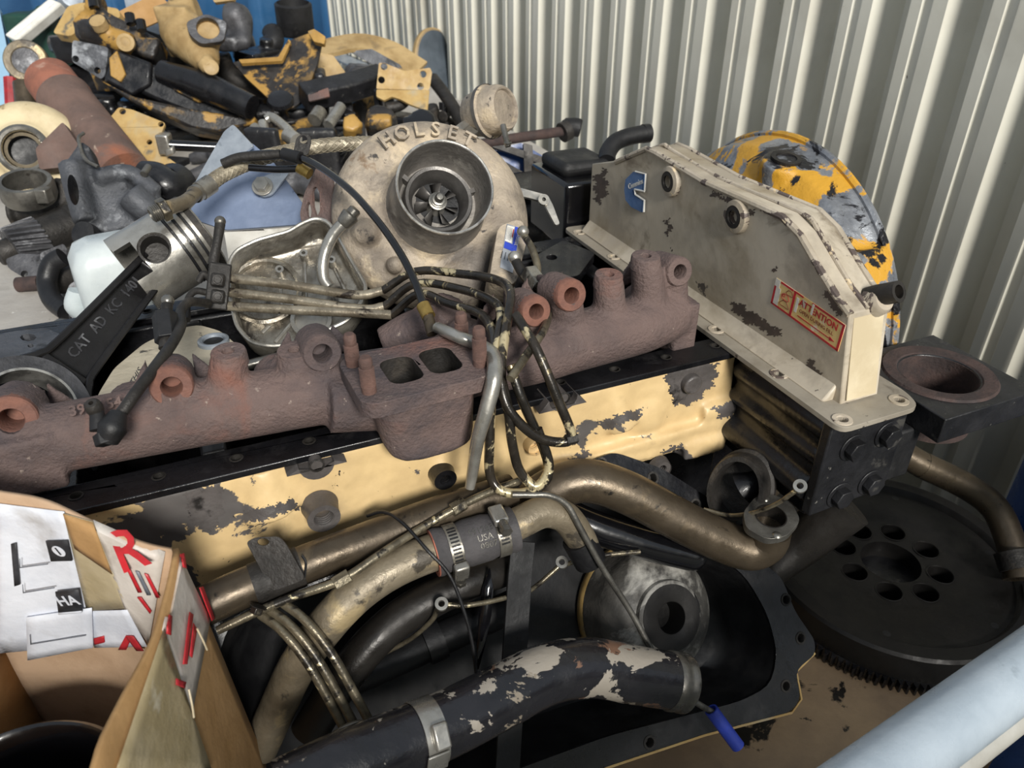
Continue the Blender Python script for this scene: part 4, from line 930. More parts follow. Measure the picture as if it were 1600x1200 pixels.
# injector line loops hanging over the manifold
t = thing('injector_line_set', 'set of three oily injector lines clamped together and looped over the manifold', 'injector lines', EP(-.03, 0, -.05))
L1 = [(352,434,.93),(450,445,.93),(555,461,.93),(598,454,.93),(650,424,.92),(720,428,.88),(775,437,.835),(797,456,.795),(793,500,.765),(784,560,.742),(785,612,.735),(802,650,.738),(838,682,.75),(876,691,.757),(893,680,.757),(872,625,.742),(838,545,.735),(806,492,.755)]
L2 = [(352,456,.925),(450,467,.925),(565,483,.925),(600,479,.925),(650,443,.915),(720,452,.87),(768,470,.82),(783,492,.785),(775,545,.750),(768,610,.738),(765,690,.752),(766,742,.77),(786,768,.772),(828,768,.772),(856,745,.768),(851,705,.765),(818,630,.742),(797,570,.736)]
L3 = [(352,478,.92),(450,484,.92),(560,489,.92),(612,492,.92),(655,459,.905),(700,474,.865),(748,489,.825),(768,515,.78),(776,560,.743),(794,640,.738),(800,690,.75),(812,735,.765),(838,760,.77),(858,728,.766),(840,670,.752)]
for L_ in (L1, L2, L3):
    pxtube(L_[:4], .0058, seg=14, sm=5).build('line', 'silver_line', t); pxtube(L_[3:], .0050, seg=14, sm=5).build('line', 'oily_line', t)
m = MB(); cbn = (CAM - W(340,447,.92)).normalized(); cy_ = (W(336,485,.92)-W(344,412,.925)).normalized(); cx_ = cy_.cross(cbn)
m.box(W(341,447,.92), cx_*.013, cy_*.028, cbn*.010); cb = m.build('clamp_block', 'oily_line' if 0 else 'dark_iron', t, bevel=.002)
for py in (437, 463):
    m = MB(); m.box(W(340, py, .90), cx_*.008, cy_*.008, cbn*.004); m.build('bolt_pad', 'dark_iron', cb, bevel=.003); hexbolt(W(340, py, .896), cbn, .0045, .004, 'clamp_bolt', 'dark_iron', cb)
for a_ in (((328,436,.925),(318,428,.92),(310,440,.92)), ((328,458,.92),(305,455,.91),(293,470,.90),(292,500,.88))): pxtube(a_, .0041, seg=12).build('line_tail', 'dark_iron', t)
m = MB(); m.tube([W(332,415,.925), W(340,375,.93), W(344,350,.935)], [.0065,.0055,.0062], 14, 0); m.build('ball_end', 'dark_iron', t); m = MB(); m.ball(W(344,346,.935), .0068, 14); m.build('ball_tip', 'steel', t)
m = MB(); m.prism(hexprof(W(884,688,.755), EX, .0058), EX*.012); m.build('line_nut', 'dark_iron', t)
t = thing('brass_injector_line', 'single brassy injector line with two nuts rising beside the name plate', 'injector line', EP(.05, .08, 0))
pxtube([(818,366,.93),(832,390,.92),(840,418,.91),(838,440,.89),(850,470,.846),(856,492,.820),(848,518,.774),(822,556,.745),(797,592,.724)], .0044, seg=12).build('line', 'brass_line', t)
m = MB(); m.ball(W(817,362,.93), .0075, 16); m.ball(W(804,402,.915), .0078, 16); m.build('ball_end', 'silver', t)
pxtube([(806,408,.914),(815,425,.905),(826,440,.895)], .006, seg=14).build('stub', 'dark_iron', t)
p, q_ = W(828, 428, .898), W(846, 452, .872); m = MB(); m.prism(hexprof(p, q_-p, .0125), q_-p, [circ(p, q_-p, .007, 12)]); m.build('large_nut', 'silver_dirty', t, bevel=.001)
p, q_ = W(822, 425, .90), W(833, 448, .88)
# silver drain tube
t = thing('silver_tube', 'flattened silver metal tube draped over the manifold flange stud', 'tube', EP(-.05, -.02, 0))
pxtube([(684,512,.79),(715,526,.752),(748,539,.753),(770,556,.730),(772,590,.715),(760,640,.718),(746,690,.728),(738,740,.742),(734,762,.748)], [.006,.0062,.0068,.0075,.0078,.0073,.0065,.0055,.0048], seg=16).build('tube', 'silver', t)
# left fuel line over the manifold
t = thing('elbow_fuel_line', 'black fuel line with hex nuts and ball tips lying over the left manifold', 'fuel line', EP(-.33, .05, .03))
pxtube([(172,668,.652),(190,645,.655),(215,610,.668),(245,570,.702),(270,535,.745),(283,508,.78),(282,488,.815),(296,472,.845),(325,474,.89)], .0052, seg=14).build('line', 'dark_iron', t)
pxtube([(168,690,.645),(176,668,.645),(186,645,.65)], [.0085,.012,.007], seg=14).build('elbow', 'black_matte', t)
pxtube([(155,672,.646),(152,650,.648),(150,640,.65)], [.0075,.006,.0062], seg=16, sm=0).build('ball_stem', 'black_matte', t)
m = MB(); m.lathe([(.0066, 0), (.0072, .004), (.0066, .009), (.0045, .0115), (.002, .0115), (.002, .004), (0, .004)], W(150,641,.65), (EZ*.9 - EY*.4 - EX*.1).normalized(), 18); m.build('ball_tip', 'dark_iron', t)
p, q_ = W(168, 694, .643), W(160, 668, .645); m = MB(); m.prism(hexprof(p, q_-p, .0095), (q_-p).normalized()*.010); m.build('hex_nut', 'black_matte', t, bevel=.001)
p, q_ = W(262, 533, .77), W(257, 492, .785); m = MB(); m.prism(hexprof(p, q_-p, .0125), (q_-p), [circ(p, q_-p, .0078, 14)]); m.build('hex_nut', 'black_matte', t, bevel=.001)
pxtube([(258,545,.765),(259,510,.775),(261,476,.785)], [.0062,.0058,.0058], seg=14, sm=0).build('ball_stem', 'dark_iron', t); m = MB(); m.ball(W(262,470,.787), .0066, 14); m.build('ball_tip', 'steel', t)

# ================================================================ BRAIDED HOSE, BLACK TUBE
t = thing('braided_hose', 'steel braided hose with a threaded end fitting lying behind the piston', 'hose', EP(-.2, .35, .0))
bh = [(322,292,1.00),(350,272,1.01),(400,250,1.03),(450,237,1.05),(510,227,1.07),(570,224,1.09),(610,224,1.10)]
hp = smooth_path([W(*p) for p in bh], 8); pxtube(bh, .0092, seg=16, sm=8).build('hose', 'braid', t)
for s_ in (-1, 1):
    for ph in range(7):
        pts = []
        for i, p in enumerate(hp):
            d = (hp[min(i+1, len(hp)-1)] - hp[max(i-1, 0)]).normalized(); x_, y_, _ = frame_of(d); a_ = s_*i*.62 + ph*2*PI/7
            pts.append(p + (x_*math.cos(a_) + y_*math.sin(a_))*.0094)
        MB().tube(pts, .0009, 5, 2).build('braid_strand', 'braid', t)
for a_, b_, r_ in (((312,299,.988),(330,287,1.0),.0125), ((304,304,.978),(312,299,.988),.0112)): MB().tube([W(*a_), W(*b_)], r_, 20, 0).build('crimp_sleeve', 'silver_dirty', t)
pxtube([(306,302,.976),(290,315,.952),(272,322,.932),(262,325,.922)], .0088, seg=16).build('end_pipe', 'worn_tan_pipe', t)
p, q_ = W(262, 325, .922), W(245, 332, .916); m = MB(); m.prism(hexprof(p, q_-p, .0145), (q_-p)*.7); m.build('hex_nut', 'brass_line', t, bevel=.001)
pr = []; d = (q_-p).normalized()
for i in range(6): pr += [(.0105, .008+i*.0022), (.0095, .0091+i*.0022)]
m = MB(); m.lathe([(.0105, 0)] + pr + [(.0070, .0215), (.0065, .012), (0, .012)], p, d, 20); m.build('thread', 'steel', t)
t = thing('dipstick_tube', 'curved black tube with a clamp tab ending in a brass ring at the flange', 'tube', EP(-.1, .2, .03))
pxtube([(352,253,1.0),(378,243,1.0),(440,240,1.0),(490,255,.975),(545,295,.925),(590,345,.885),(625,395,.858),(648,440,.838),(662,478,.822)], .0044, seg=14).build('tube', 'black_gloss', t)
pxtube([(348,256,1.0),(376,246,.999),(438,241,.999)], .0062, seg=14).build('sleeve', 'dark_iron', t)
pxtube([(443,240,.998),(470,247,.988)], .0078, seg=16, sm=0).build('clamp_sleeve', 'black_matte', t)
tb = [W(px, py, .99) for px, py in ((458,238),(463,215),(473,208),(485,212),(486,222),(481,243))]; nn = (tb[1]-tb[0]).cross(tb[4]-tb[0]).normalized(); tb = [p - nn*(p-tb[0]).dot(nn) for p in tb]
m = MB(); m.prism(rounded(tb, .004), nn*.002, [circ(PLN(474, 218, tb[0], nn), nn, .0052, 14)]); m.build('clamp_tab', 'dark_iron', t, bevel=.0005)
pxtube([(390,262,1.01),(430,265,1.005),(468,264,1.0)], .0048, seg=12).build('second_tube', 'black_gloss', t); pxtube([(467,262,.998),(484,272,.996)], .0075, seg=14, sm=0).build('brass_tip', 'gold_ring', t)
pxtube([(661,477,.822),(670,495,.815)], .0075, seg=18, sm=0).build('brass_ring', 'gold_ring', t); pxtube([(668,492,.816),(676,522,.808)], .0062, seg=14, sm=0).build('end_stub', 'bronze_pipe', t)
t = thing('silver_elbow_tube', 'short curved silver tube with a flared collar against the turbo housing', 'tube', EP(-.12, .25, -.02))
pxtube([(541,344,.93),(520,368,.932),(506,402,.935),(505,432,.936),(514,448,.937)], .0072, seg=16).build('tube', 'silver', t)
p, q_ = W(535, 351, .93), W(549, 335, .928); MB().lathe([(.0072, 0), (.0088, .002), (.0108, .012), (.0108, .016), (.0078, .018), (.0075, .024), (.005, .026), (0, .026)], p, q_-p, 24).build('flared_collar', 'steel', t)
# rusty flange standing behind the twin port, and a rusty gasket plate by the turbo
t = thing('rusty_elbow_flange', 'rusty cast flange with a round bore behind the twin port flange', 'flange', EP(-.05, .13, 0))
m = MB(); c_ = W(690, 500, .9035); m.lathe([(0, -.03), (.034, -.03), (.036, 0), (.0, 0)], c_, V((.1, -.6, .75)), 28); m.tube([c_ - V((0, 0, .01)), W(645, 522, .915), W(600, 540, .915)], [.03, .028, .022], 14); m.build('casting', 'rust', t, remesh=.003)
# ================================================================ CARDBOARD BOX
bx = thing('cardboard_box', 'torn open cardboard box with white labels and red print beside the engine', 'cardboard box', V((-.40, .32, .601)))
Cn = W(268, 858, .62); Cb = V((-.237, .452, .604)); Lt = W(0, 776, .60); Lt2 = W(-110, 748, .585); Lb = V((-.455, .485, .604))
def grid(P, nu, nv, name, mt, parent, th=.004, smooth=60):
    m = MB(); vs_ = [P(i/nu, j/nv) for j in range(nv+1) for i in range(nu+1)]
    m.add(vs_, [(j*(nu+1)+i, j*(nu+1)+i+1, (j+1)*(nu+1)+i+1, (j+1)*(nu+1)+i) for j in range(nv) for i in range(nu)])
    return m.build(name, mt, parent, smooth=smooth, solid=th)
topb = smooth_path([Cn, W(200, 826, .612), W(90, 789, .604), Lt, Lt2], 5)
def along(path, f): k = f*(len(path)-1); i = min(int(k), len(path)-2); return path[i].lerp(path[i+1], k-i)
BN = (Lt - Cn).cross(Cb - Cn).normalized(); BN = BN if BN.dot(CAM - Cn) > 0 else -BN
Lb2 = V((-.50, .50, .604))
def Pback(u, v): p = along(topb, u).lerp(Cb.lerp(Lb2, u), v); return p + BN*(.006*math.sin(u*7)*(1-v) + .003*math.sin(v*9+u*4))
grid(Pback, 24, 16, 'back_panel', 'cardboard_in', bx)
Nt = smooth_path([Cn, W(250, 940, .575), W(236, 1010, .535), W(190, 1110, .485), W(150, 1200, .45), V((-.236, .19, 1.05))], 5); Nb = V((-.205, .19, .604))
RN = (Nt[-1]-Cn).cross(Cb-Cn).normalized(); RN = RN if RN.x > 0 else -RN
def Pright(u, v): p = along(Nt, u).lerp(Cb.lerp(Nb, u), v); return p + RN*(.004*math.sin(u*6+1)*(1-v))
grid(Pright, 20, 16, 'side_panel', 'cardboard', bx)
FLt = V((-.53, .22, 1.03)); FLb = V((-.50, .22, .604))
grid(lambda u, v: V((-.236, .19, 1.05)).lerp(FLt, u).lerp(Nb.lerp(FLb, u), v), 6, 6, 'side_panel', 'cardboard', bx)
grid(lambda u, v: topb[-1].lerp(FLt, u).lerp(Lb2.lerp(FLb, u), v), 6, 6, 'side_panel', 'cardboard', bx)
m = MB(); m.add([Cb, Lb2, FLb, Nb], [(0, 1, 2, 3)]); m.build('bottom', 'cardboard', bx, solid=.004)
# papers and print on the inside of the back panel, found by their place on that panel
from mathutils.bvhtree import BVHTree
def bvh_of(P, nu, nv):
    vs_ = [P(i/nu, j/nv) for j in range(nv+1) for i in range(nu+1)]
    return BVHTree.FromPolygons(vs_, [(j*(nu+1)+i, j*(nu+1)+i+1, (j+1)*(nu+1)+i+1, (j+1)*(nu+1)+i) for j in range(nv) for i in range(nu)])
BV_back = bvh_of(Pback, 24, 16); BV_side = bvh_of(Pright, 20, 16)
def onpanel(bv, pn, px, py, d):
    r = ray(px, py).normalized(); h = bv.ray_cast(CAM, r)[0]
    if h is None: h = PLN(px, py, Cn, pn)
    return h + pn*d - r*.0008
def BQ(px, py, d=.003): return onpanel(BV_back, BN, px, py, d)
def patch(poly, name, mt, parent, d=.003, nsub=5, th=.0006, Q=None):
    Q = Q or BQ                                                      # quad outline, bilinear grid following the panel
    a, b, c, e = poly
    def P(u, v):
        x = (a[0]*(1-u)+b[0]*u)*(1-v) + (e[0]*(1-u)+c[0]*u)*v; y = (a[1]*(1-u)+b[1]*u)*(1-v) + (e[1]*(1-u)+c[1]*u)*v; return Q(x, y, d)
    return grid(P, nsub, nsub, name, mt, parent, th)
pp = patch(((0,782),(104,795),(150,1002),(0,1016)), 'white_label', 'paper', bx, .0035, 10)
patch(((104,796),(150,809),(203,944),(140,948)), 'brown_tape', 'tape', bx, .0045, 8)
patch(((104,796),(150,809),(180,890),(122,850)), 'bare_strip', 'cardboard', bx, .0052, 6)
wp = patch(((150,806),(262,856),(236,1000),(200,948)), 'printed_label', 'paper_warm', bx, .0045, 8)
patch(((140,948),(203,946),(234,1003),(152,1005)), 'white_strip', 'paper', bx, .005, 6)
fl_ = patch(((48,955),(150,940),(152,1002),(50,1022)), 'loose_label', 'paper', bx, .007, 6)
patch(((24,842),(32,840),(38,905),(29,908)), 'black_bar', 'black_print', bx, .006, 3)
patch(((78,837),(112,836),(119,868),(86,869)), 'black_square', 'black_print', bx, .006, 3)
pc_ = BQ(99, 852, .0068); ux_ = (BQ(110,852,.0068)-BQ(88,853,.0068)).normalized(); uy_ = BN.cross(ux_); uy_ = uy_ if uy_.dot(_UP) > 0 else -uy_
m = MB(); m.prism([pc_ + ux_*math.cos(2*PI*i/24)*.0064 + uy_*math.sin(2*PI*i/24)*.0060 for i in range(24)], BN*.0004); m.build('white_disc', 'paper', bx)
text('1', .011, pc_ + BN*.0008, ux_, uy_, .0001, 'black_print', bx, bold=.0003)
patch(((95,913),(131,909),(137,943),(100,948)), 'black_square', 'black_print', bx, .0085, 3)
ux_ = (BQ(132,926,.0068)-BQ(98,929,.0068)).normalized(); uy_ = BN.cross(ux_); uy_ = uy_ if uy_.dot(_UP) > 0 else -uy_
text('HA', .0155, BQ(115, 926, .0098), ux_, uy_, .0001, 'paper', bx, bold=.0004)
patch(((100,945),(136,942),(136.5,944.5),(100.5,947.5)), 'rule_line', 'paper', bx, .0092, 3)
for a_ in (((40,875),(84,869),(84,870.2),(40,876)), ((45,914),(94,906),(94,907.2),(45,915.2)), ((56,994),(142,980),(142,981.3),(56,995.3)), ((40,862),(41,862),(41,875),(40,875)), ((55,980),(56.2,980),(57,994),(56,994)), ((44,902),(45,902),(46,914),(45,914))): patch(a_, 'rule_line', 'grey_print', bx, .0085, 2)
text('Nippon Kogyo', .0045, BQ(76, 801, .0065), ux_, uy_, .0001, 'grey_print', bx) if 0 else None
# red lettering turned on its side
dR = (BQ(228,885,.006)-BQ(182,830,.006)).normalized()
def sidelet(ch, px, py, size, mt, d=.0062):
    x_ = (BQ(px+14, py-5, d)-BQ(px-14, py+5, d)).normalized(); y_ = (BQ(px-9, py-22, d)-BQ(px+9, py+22, d)).normalized(); text(ch, size, BQ(px, py, d), x_, y_, .0001, mt, bx, bold=.0006)
sidelet('R', 207, 853, .05, 'red_print')
for k, mt in ((0, 'red_print'), (1, 'grey_print'), (2, 'red_print')):
    x0 = 203 + k*14; y0 = 879 + k*4; patch(((x0,y0),(x0+6,y0+2),(x0+24,y0+38),(x0+18,y0+38)), 'letter_bar', mt, bx, .0062, 3)
patch(((220,924),(226,924),(242,946),(240,950)), 'letter_bar', 'red_print', bx, .0064, 3)
patch(((152,989),(168,985),(169,995),(153,999)), 'letter_bar', 'red_print', bx, .0062, 3)
patch(((190,1006),(202,984),(212,984),(203,1006)), 'letter_bar', 'red_print', bx, .0066, 3); patch(((203,986),(214,984),(230,1007),(219,1007)), 'letter_bar', 'red_print', bx, .0070, 3)
# torn label and tape over the near side panel
def RQ(px, py, d=.003): return onpanel(BV_side, RN, px, py, d)
patch(((272,864),(322,970),(292,1120),(246,985)), 'torn_label', 'paper_warm', bx, .0035, 8, Q=RQ)
patch(((246,985),(292,1120),(322,1205),(170,1205)), 'clear_tape', 'tape', bx, .0045, 8, Q=RQ)
for a_ in (((270,868),(276,866),(280,890),(274,888)), ((284,958),(290,962),(280,1040),(273,1040)), ((262,1062),(278,1068),(276,1078),(262,1072)), ((300,920),(306,918),(325,968),(320,972)), ((248,960),(256,965),(254,995),(247,992)), ((290,975),(296,985),(288,1030),(284,1026))): patch(a_, 'red_mark', 'red_print', bx, .006, 3, Q=RQ)
m = MB(); m.tube([RQ(292,985,.008), RQ(300,1005,.009), RQ(308,1018,.008)], .0008, 6); m.build('straw', 'cover_cream', bx); m = MB(); m.tube([RQ(278,1080,.008), RQ(281,1105,.009), RQ(286,1124,.008)], .0008, 6); m.build('straw', 'cover_cream', bx)
# black basin standing in the box
bc = V((-.372, .300, .612)); o = MB().lathe([(0, 0), (.068, 0), (.084, .29), (.092, .30), (.094, .312), (.090, .316), (.085, .312), (.078, .28), (.066, .02), (0, .018)], bc, EZ, 64).build('black_basin', 'black_gloss'); tag(o, 'deep black plastic basin standing inside the cardboard box', 'basin')

# ================================================================ NEAR RAIL, BENT PIPE, BLUE DRUM
ra, rb = ZP(1600, 1045, .93), ZP(1350, 1228, .93); rd = (ra-rb).normalized()
t = thing('guard_rail', 'thick pale galvanised rail tube at the front of the plywood platform', 'rail', V((ra.x + rd.x*.5, ra.y + rd.y*.5, 0)))
MB().tube([rb - rd*.55, ra + rd*.75], .027, 32, 0).build('rail_tube', 'rail_paint', t)
n_ = rd.cross(EZ); MB().tube([rb - rd*.55 + n_*.012 - EZ*.040, ra + rd*.75 + n_*.012 - EZ*.040], .016, 24, 0).build('rail_lip', 'white_metal', t)
for p in (rb - rd*.5, ra + rd*.7): MB().tube([V((p.x, p.y, 0)), p], .022, 20, 0).build('post', 'galvanised', t)
t = thing('bent_pipe', 'bent olive steel pipe lying behind the dark flywheel', 'pipe', W(1500, 800, 1.13))
pxtube([(1440,726,1.135),(1510,760,1.14),(1555,795,1.135),(1580,850,1.118),(1592,905,1.099)], .020, seg=24).build('pipe', 'bronze_pipe', t); MB().tube([EP(.572, .02, -.216), W(1400,706,1.133), W(1442,727,1.135)], .0195, 24).build('pipe_start', 'bronze_pipe', t)
pxtube([(1580,862,1.108),(1590,890,1.098)], .0235, seg=24, sm=0).build('collar', 'dark_iron', t)
dc = V((.912, .90, 0)); t = thing('blue_drum', 'blue steel drum standing at the end of the plywood platform', 'drum', dc)
MB().lathe([(0, .001), (.12, .001), (.125, .01), (.122, .25), (.127, .27), (.122, .29), (.122, .52), (.127, .54), (.122, .56), (.122, .80), (.127, .81), (.117, .81), (.115, .795), (0, .795)], dc, EZ, 56).build('drum_body', 'blue_paint', t); MB().lathe([(.02, .795), (.02, .803), (0, .805)], dc + V((.05, -.04, 0)), EZ, 20).build('bung', 'blue_paint', t)
# ================================================================ PARTS LYING ON THE LEFT OF THE BLOCK
TOCAM = V((0, -.80, .60))
def slab(name, mt, poly, c, n, th, parent=None, holes=(), rnd=.004, bev=.0008, label=None):
    n = n.normalized(); pt = W(*c); ps = [PLN(px, py, pt, n) for px, py in poly]
    m = MB(); m.prism(rounded(ps, rnd) if rnd else ps, -n*th, [circ(PLN(hx_, hy_, pt, n), n, hr, 18) for hx_, hy_, hr in holes]); return m.build(name, mt, parent, bevel=bev, label=label)
# ---- piston on its connecting rod
pr_ = thing('piston_assembly', 'silver piston on its black connecting rod with cast lettering', 'piston', W(120, 560, .93))
Bc = W(40, 648, .80); Sc = W(256, 398, .985); RA = (Sc-Bc).normalized(); RNm = (CAM - (Bc+Sc)*.5); RNm = (RNm - RA*RNm.dot(RA)).normalized(); RW = RA.cross(RNm)
if RW.x < 0: RW = -RW
s1 = (Sc-Bc).length
m = MB(); m.lathe([(.046, -.017), (.060, -.017), (.0615, -.013), (.0615, .013), (.060, .017), (.046, .017)], Bc, RNm, 56); m.lathe([(.046, .017), (.046, -.017)], Bc, RNm, 56); m.build('big_end', 'grey_iron', pr_)
m = MB(); m.lathe([(.0435, -.0165), (.0462, -.0165), (.0462, .0172), (.0435, .0172), (.0435, -.0165)], Bc, RNm, 56); m.build('bearing_shell', 'bright_edge', pr_)
def rodp(s_, w_, d): return Bc + RA*s_ + RW*w_ + RNm*d
ol = [rodp(.050, -.036, -.010), rodp(.085, -.0235, -.010), rodp(s1-.03, -.0165, -.010), rodp(s1-.03, .0165, -.010), rodp(.085, .0235, -.010), rodp(.050, .036, -.010)]
m = MB(); m.prism(ol, RNm*.012); m.build('beam_web', 'rod_black', pr_, bevel=.001)
for sg in (-1, 1):
    m = MB(); m.sweep([rodp(.045, sg*.038, 0), rodp(.062, sg*.029, 0), rodp(.09, sg*.0235, 0), rodp(s1-.025, sg*.0165, 0)], [(-.004, -.014), (.004, -.014), (.004, .012), (.0025, .0135), (-.0025, .0135), (-.004, .012)], RNm, 4); m.build('beam_flange', 'rod_black', pr_)
for s_, w_ in ((.062, .026), (s1-.034, .018)):
    m = MB(); m.box(rodp(s_, 0, 0), RA*.006, RW*w_, RNm*.012); m.build('beam_end', 'rod_black', pr_, bevel=.003)
text('CAT  AD  KC  1401', .0165, rodp(s1*.55, -.004 if RW.x > 0 else .004, .0025), RA, RNm.cross(RA), .0008, 'grey_iron', pr_, bold=.0002)
PA_ = (W(335, 348, 1.0) - W(214, 424, .965)).normalized(); PNm = (CAM - Sc); PNm = (PNm - PA_*PNm.dot(PA_)).normalized(); PNm = (PNm - PA_.cross(PNm)*.28*(1 if PA_.cross(PNm).dot(_UP) < 0 else -1)).normalized(); pr = .0525
P0 = W(262, 396, .985)
m = MB(); prf = [(.040, -.052), (pr, -.052), (pr, .014)]
for i in range(3): prf += [(pr-.005, .014+i*.010+.0005), (pr-.005, .014+i*.010+.0035), (pr, .014+i*.010+.004), (pr, .024+i*.010-.0005)]
prf += [(pr, .050), (pr-.002, .052), (.030, .052), (.026, .044), (0, .046)]
m.lathe([(0, -.02), (.040, -.02)] + prf, P0, PA_, 64); po = m.build('piston', 'silver', pr_)
k_ = MB(); k_.tube([P0 + PNm*.02 - PA_*.012, P0 + PNm*.08 - PA_*.012], .0195, 28, 0); k_.box(P0 - PA_*.048 + PNm*.055, PA_*.018, PA_.cross(PNm)*.022, PNm*.022); cut(po, k_)
m = MB(); m.lathe([(.0195, .0), (.0195, .026), (.0165, .0265), (.0150, .022), (.0140, .004), (0, .004)], P0 + PNm*.0185 - PA_*.012, PNm, 40); m.build('wrist_pin', 'dark_iron', pr_)
for i in range(3):
    m = MB(); z0 = .014+i*.010+.0008; m.lathe([(pr-.006, z0), (pr+.0006, z0), (pr+.0006, z0+.0024), (pr-.006, z0+.0024)], P0, PA_, 64); m.build('piston_ring', 'black_paint_worn', pr_)
m = MB(); m.lathe([(pr+.0004, .042), (pr+.0004, .0495), (pr-.002, .052), (.030, .0523)], P0, PA_, 64); m.build('crown_band', 'dark_iron', pr_)
# ---- white plastic jug
jp = ZP(196, 470, .985); jb = V((jp.x, jp.y, BENCH)); jx = (EX*.9 + EY*.15).normalized(); jy = EZ.cross(jx)
t = thing('plastic_jug', 'translucent white plastic jug behind the piston and connecting rod', 'jug', jb)
m = MB(); ls = [(0, .9, .9), (.008, 1, 1), (.10, 1, 1), (.135, .98, .95), (.155, .80, .74), (.162, .55, .5)]; vs_ = []; fs = []
for z_, a_, b_ in ls: vs_ += rrect(jb + EZ*z_, jx, jy, 0.058*a_, .048*b_, .022*a_, 5)
n = len(vs_)//len(ls)
for i in range(len(ls)-1):
    for k in range(n): fs.append((i*n+k, i*n+(k+1) % n, (i+1)*n+(k+1) % n, (i+1)*n+k))
fs += [tuple(range(n))[::-1], tuple(range((len(ls)-1)*n, len(ls)*n))]; m.add(vs_, fs); m.build('body', 'jug_plastic', t, smooth=50)
m = MB(); m.tube([jb - jx*.056 + EZ*.05, jb - jx*.066 + EZ*.07, jb - jx*.058 + EZ*.092], [.014, .016, .013], 12); m.build('side_lug', 'jug_plastic', t)
text('TIE2YC', .016, jb - jy*.0485 + EZ*.085 + jx*.0, EZ, -jx, .0006, 'jug_plastic', t)
# ---- beige round plate with a collared hole
t = thing('round_plate', 'beige round plate with yellow chips, a collared hole and the word THIS', 'plate', ZP(260, 580, 1.05))
pz = 1.0525; poly = [(140,650),(155,612),(178,575),(225,536),(275,514),(310,507),(345,517),(372,540),(382,575),(340,640),(240,680)]
m = MB(); m.prism(rounded([ZP(px, py, pz) for px, py in poly], .01), -EZ*.012); m.build('plate', mat('plate_beige', '#c3b9a4', '#aca28e', (12, .4, .62), [('#857e70', 14, .56, .7), ('#cdb042', 7, .63, .66), ('#56524c', 40, .66, .69)], rough=.6, bump=.3, bscale=110), t, bevel=.002)
m = MB(); hc_ = ZP(334, 535, pz); m.lathe([(.0185, 0), (.018, .004), (.0155, .005), (.0125, .004), (.0118, .001), (.0115, -.002)], hc_, EZ, 32); m.build('hole_collar', 'galvanised', t); m = MB(); m.lathe([(.0116, .0012), (0, .0012)], hc_, EZ, 28); m.build('hole', 'rubber_black', t)
text('THIS', .017, ZP(212, 588, pz+.0004), (ZP(228,560,pz)-ZP(198,612,pz)), (ZP(198,560,pz)-ZP(222,600,pz)), .0001, 'black_print', t)
# ---- silver front cover, an open shell
t = thing('front_cover', 'open silver aluminium front cover shell with ribs and bosses behind the manifold', 'engine cover', W(450, 560, 1.0))
cpl = W(455, 450, .965); cn = V((.12, -.62, .77)).normalized()
rim_px = [(357,412),(368,392),(400,376),(425,369),(452,362),(470,350),(492,341),(512,346),(526,365),(545,400),(573,448),(566,470),(545,500),(470,535),(425,541),(392,535),(370,510),(360,468)]
rim = rounded([PLN(px, py, cpl, cn) for px, py in rim_px], .010, 3); n = len(rim); cc_ = sum(rim, V())/n
fl0 = [cc_ + (p-cc_)*.93 - cn*.046 for p in rim]; fl1 = [cc_ + (p-cc_)*.99 - cn*.042 for p in rim]
m = MB(); m.add(rim + fl1 + fl0, [(i*n+k, i*n+(k+1) % n, (i+1)*n+(k+1) % n, (i+1)*n+k) for i in range(2) for k in range(n)] + [tuple(range(2*n, 3*n))]); m.build('shell', 'silver_dirty', t, solid=.004, smooth=50)
m = MB(); m.tube(rim + rim[:1], .0028, 8, 0); m.build('rim', 'silver', t)
fb = lambda px, py, d=-.044: PLN(px, py, cpl + cn*d, cn)
for a_, b_ in (((475,395),(478,470)), ((437,425),(440,480)), ((520,415),(540,455)), ((460,500),(430,535)), ((410,520),(440,490)), ((505,470),(490,520))): m = MB(); m.tube([fb(*a_), fb(*b_)], .0028, 8, 0); m.build('rib', 'silver', t)
for p in ((477,405),(440,430),(520,415),(465,485)): m = MB(); m.lathe([(.006, 0), (.0055, .018), (.0025, .018), (.0022, .006), (0, .006)], fb(*p), cn, 14); m.build('boss', 'silver', t)
m = MB(); cR = fb(415, 458); m.lathe([(.048, 0), (.048, .010), (.044, .012), (.041, .010), (.041, .001), (0, .001)], cR, cn, 44); m.build('seal_ring', 'silver_dirty', t)
m = MB(); m.lathe([(.026, .001), (.026, .014), (.021, .014), (.021, .003), (0, .003)], fb(488, 505), cn, 36); m.build('seal_ring', 'silver', t)
# ---- blue-grey plate standing behind, with bolt and washer
t = thing('timing_plate', 'blue-grey sheet metal plate with a bolt and oval washer behind the front cover', 'plate', W(400, 370, 1.17))
nb = V((.05, -.72, .69)); slab('sheet', 'blue_grey_plate', [(288,338),(330,290),(392,222),(425,250),(482,330),(474,350),(352,359)], (400,300,1.1065), nb, .004, t, rnd=.006)
slab('folded_side', 'galvanised', [(296,300),(350,205),(364,194),(396,228),(350,262),(300,318)], (340,260,1.113), V((-.25, -.80, .55)), .004, t, rnd=.004)
slab('washer', 'galvanised', [(400,285),(412,275),(448,262),(452,270),(424,305),(408,308),(400,298)], (412,290,1.100), nb, .004, t, rnd=.008)
hexbolt(W(410, 291, 1.096), nb.normalized(), .011, .009, 'hex_bolt', 'silver', t)
o = slab('white_slab', 'white_metal', [(350,362),(474,354),(480,372),(430,410),(360,425)], (420,375,1.09), V((0, -.5, .86)), .046); tag(o, 'dirty white metal slab under the blue-grey plate', 'plate')
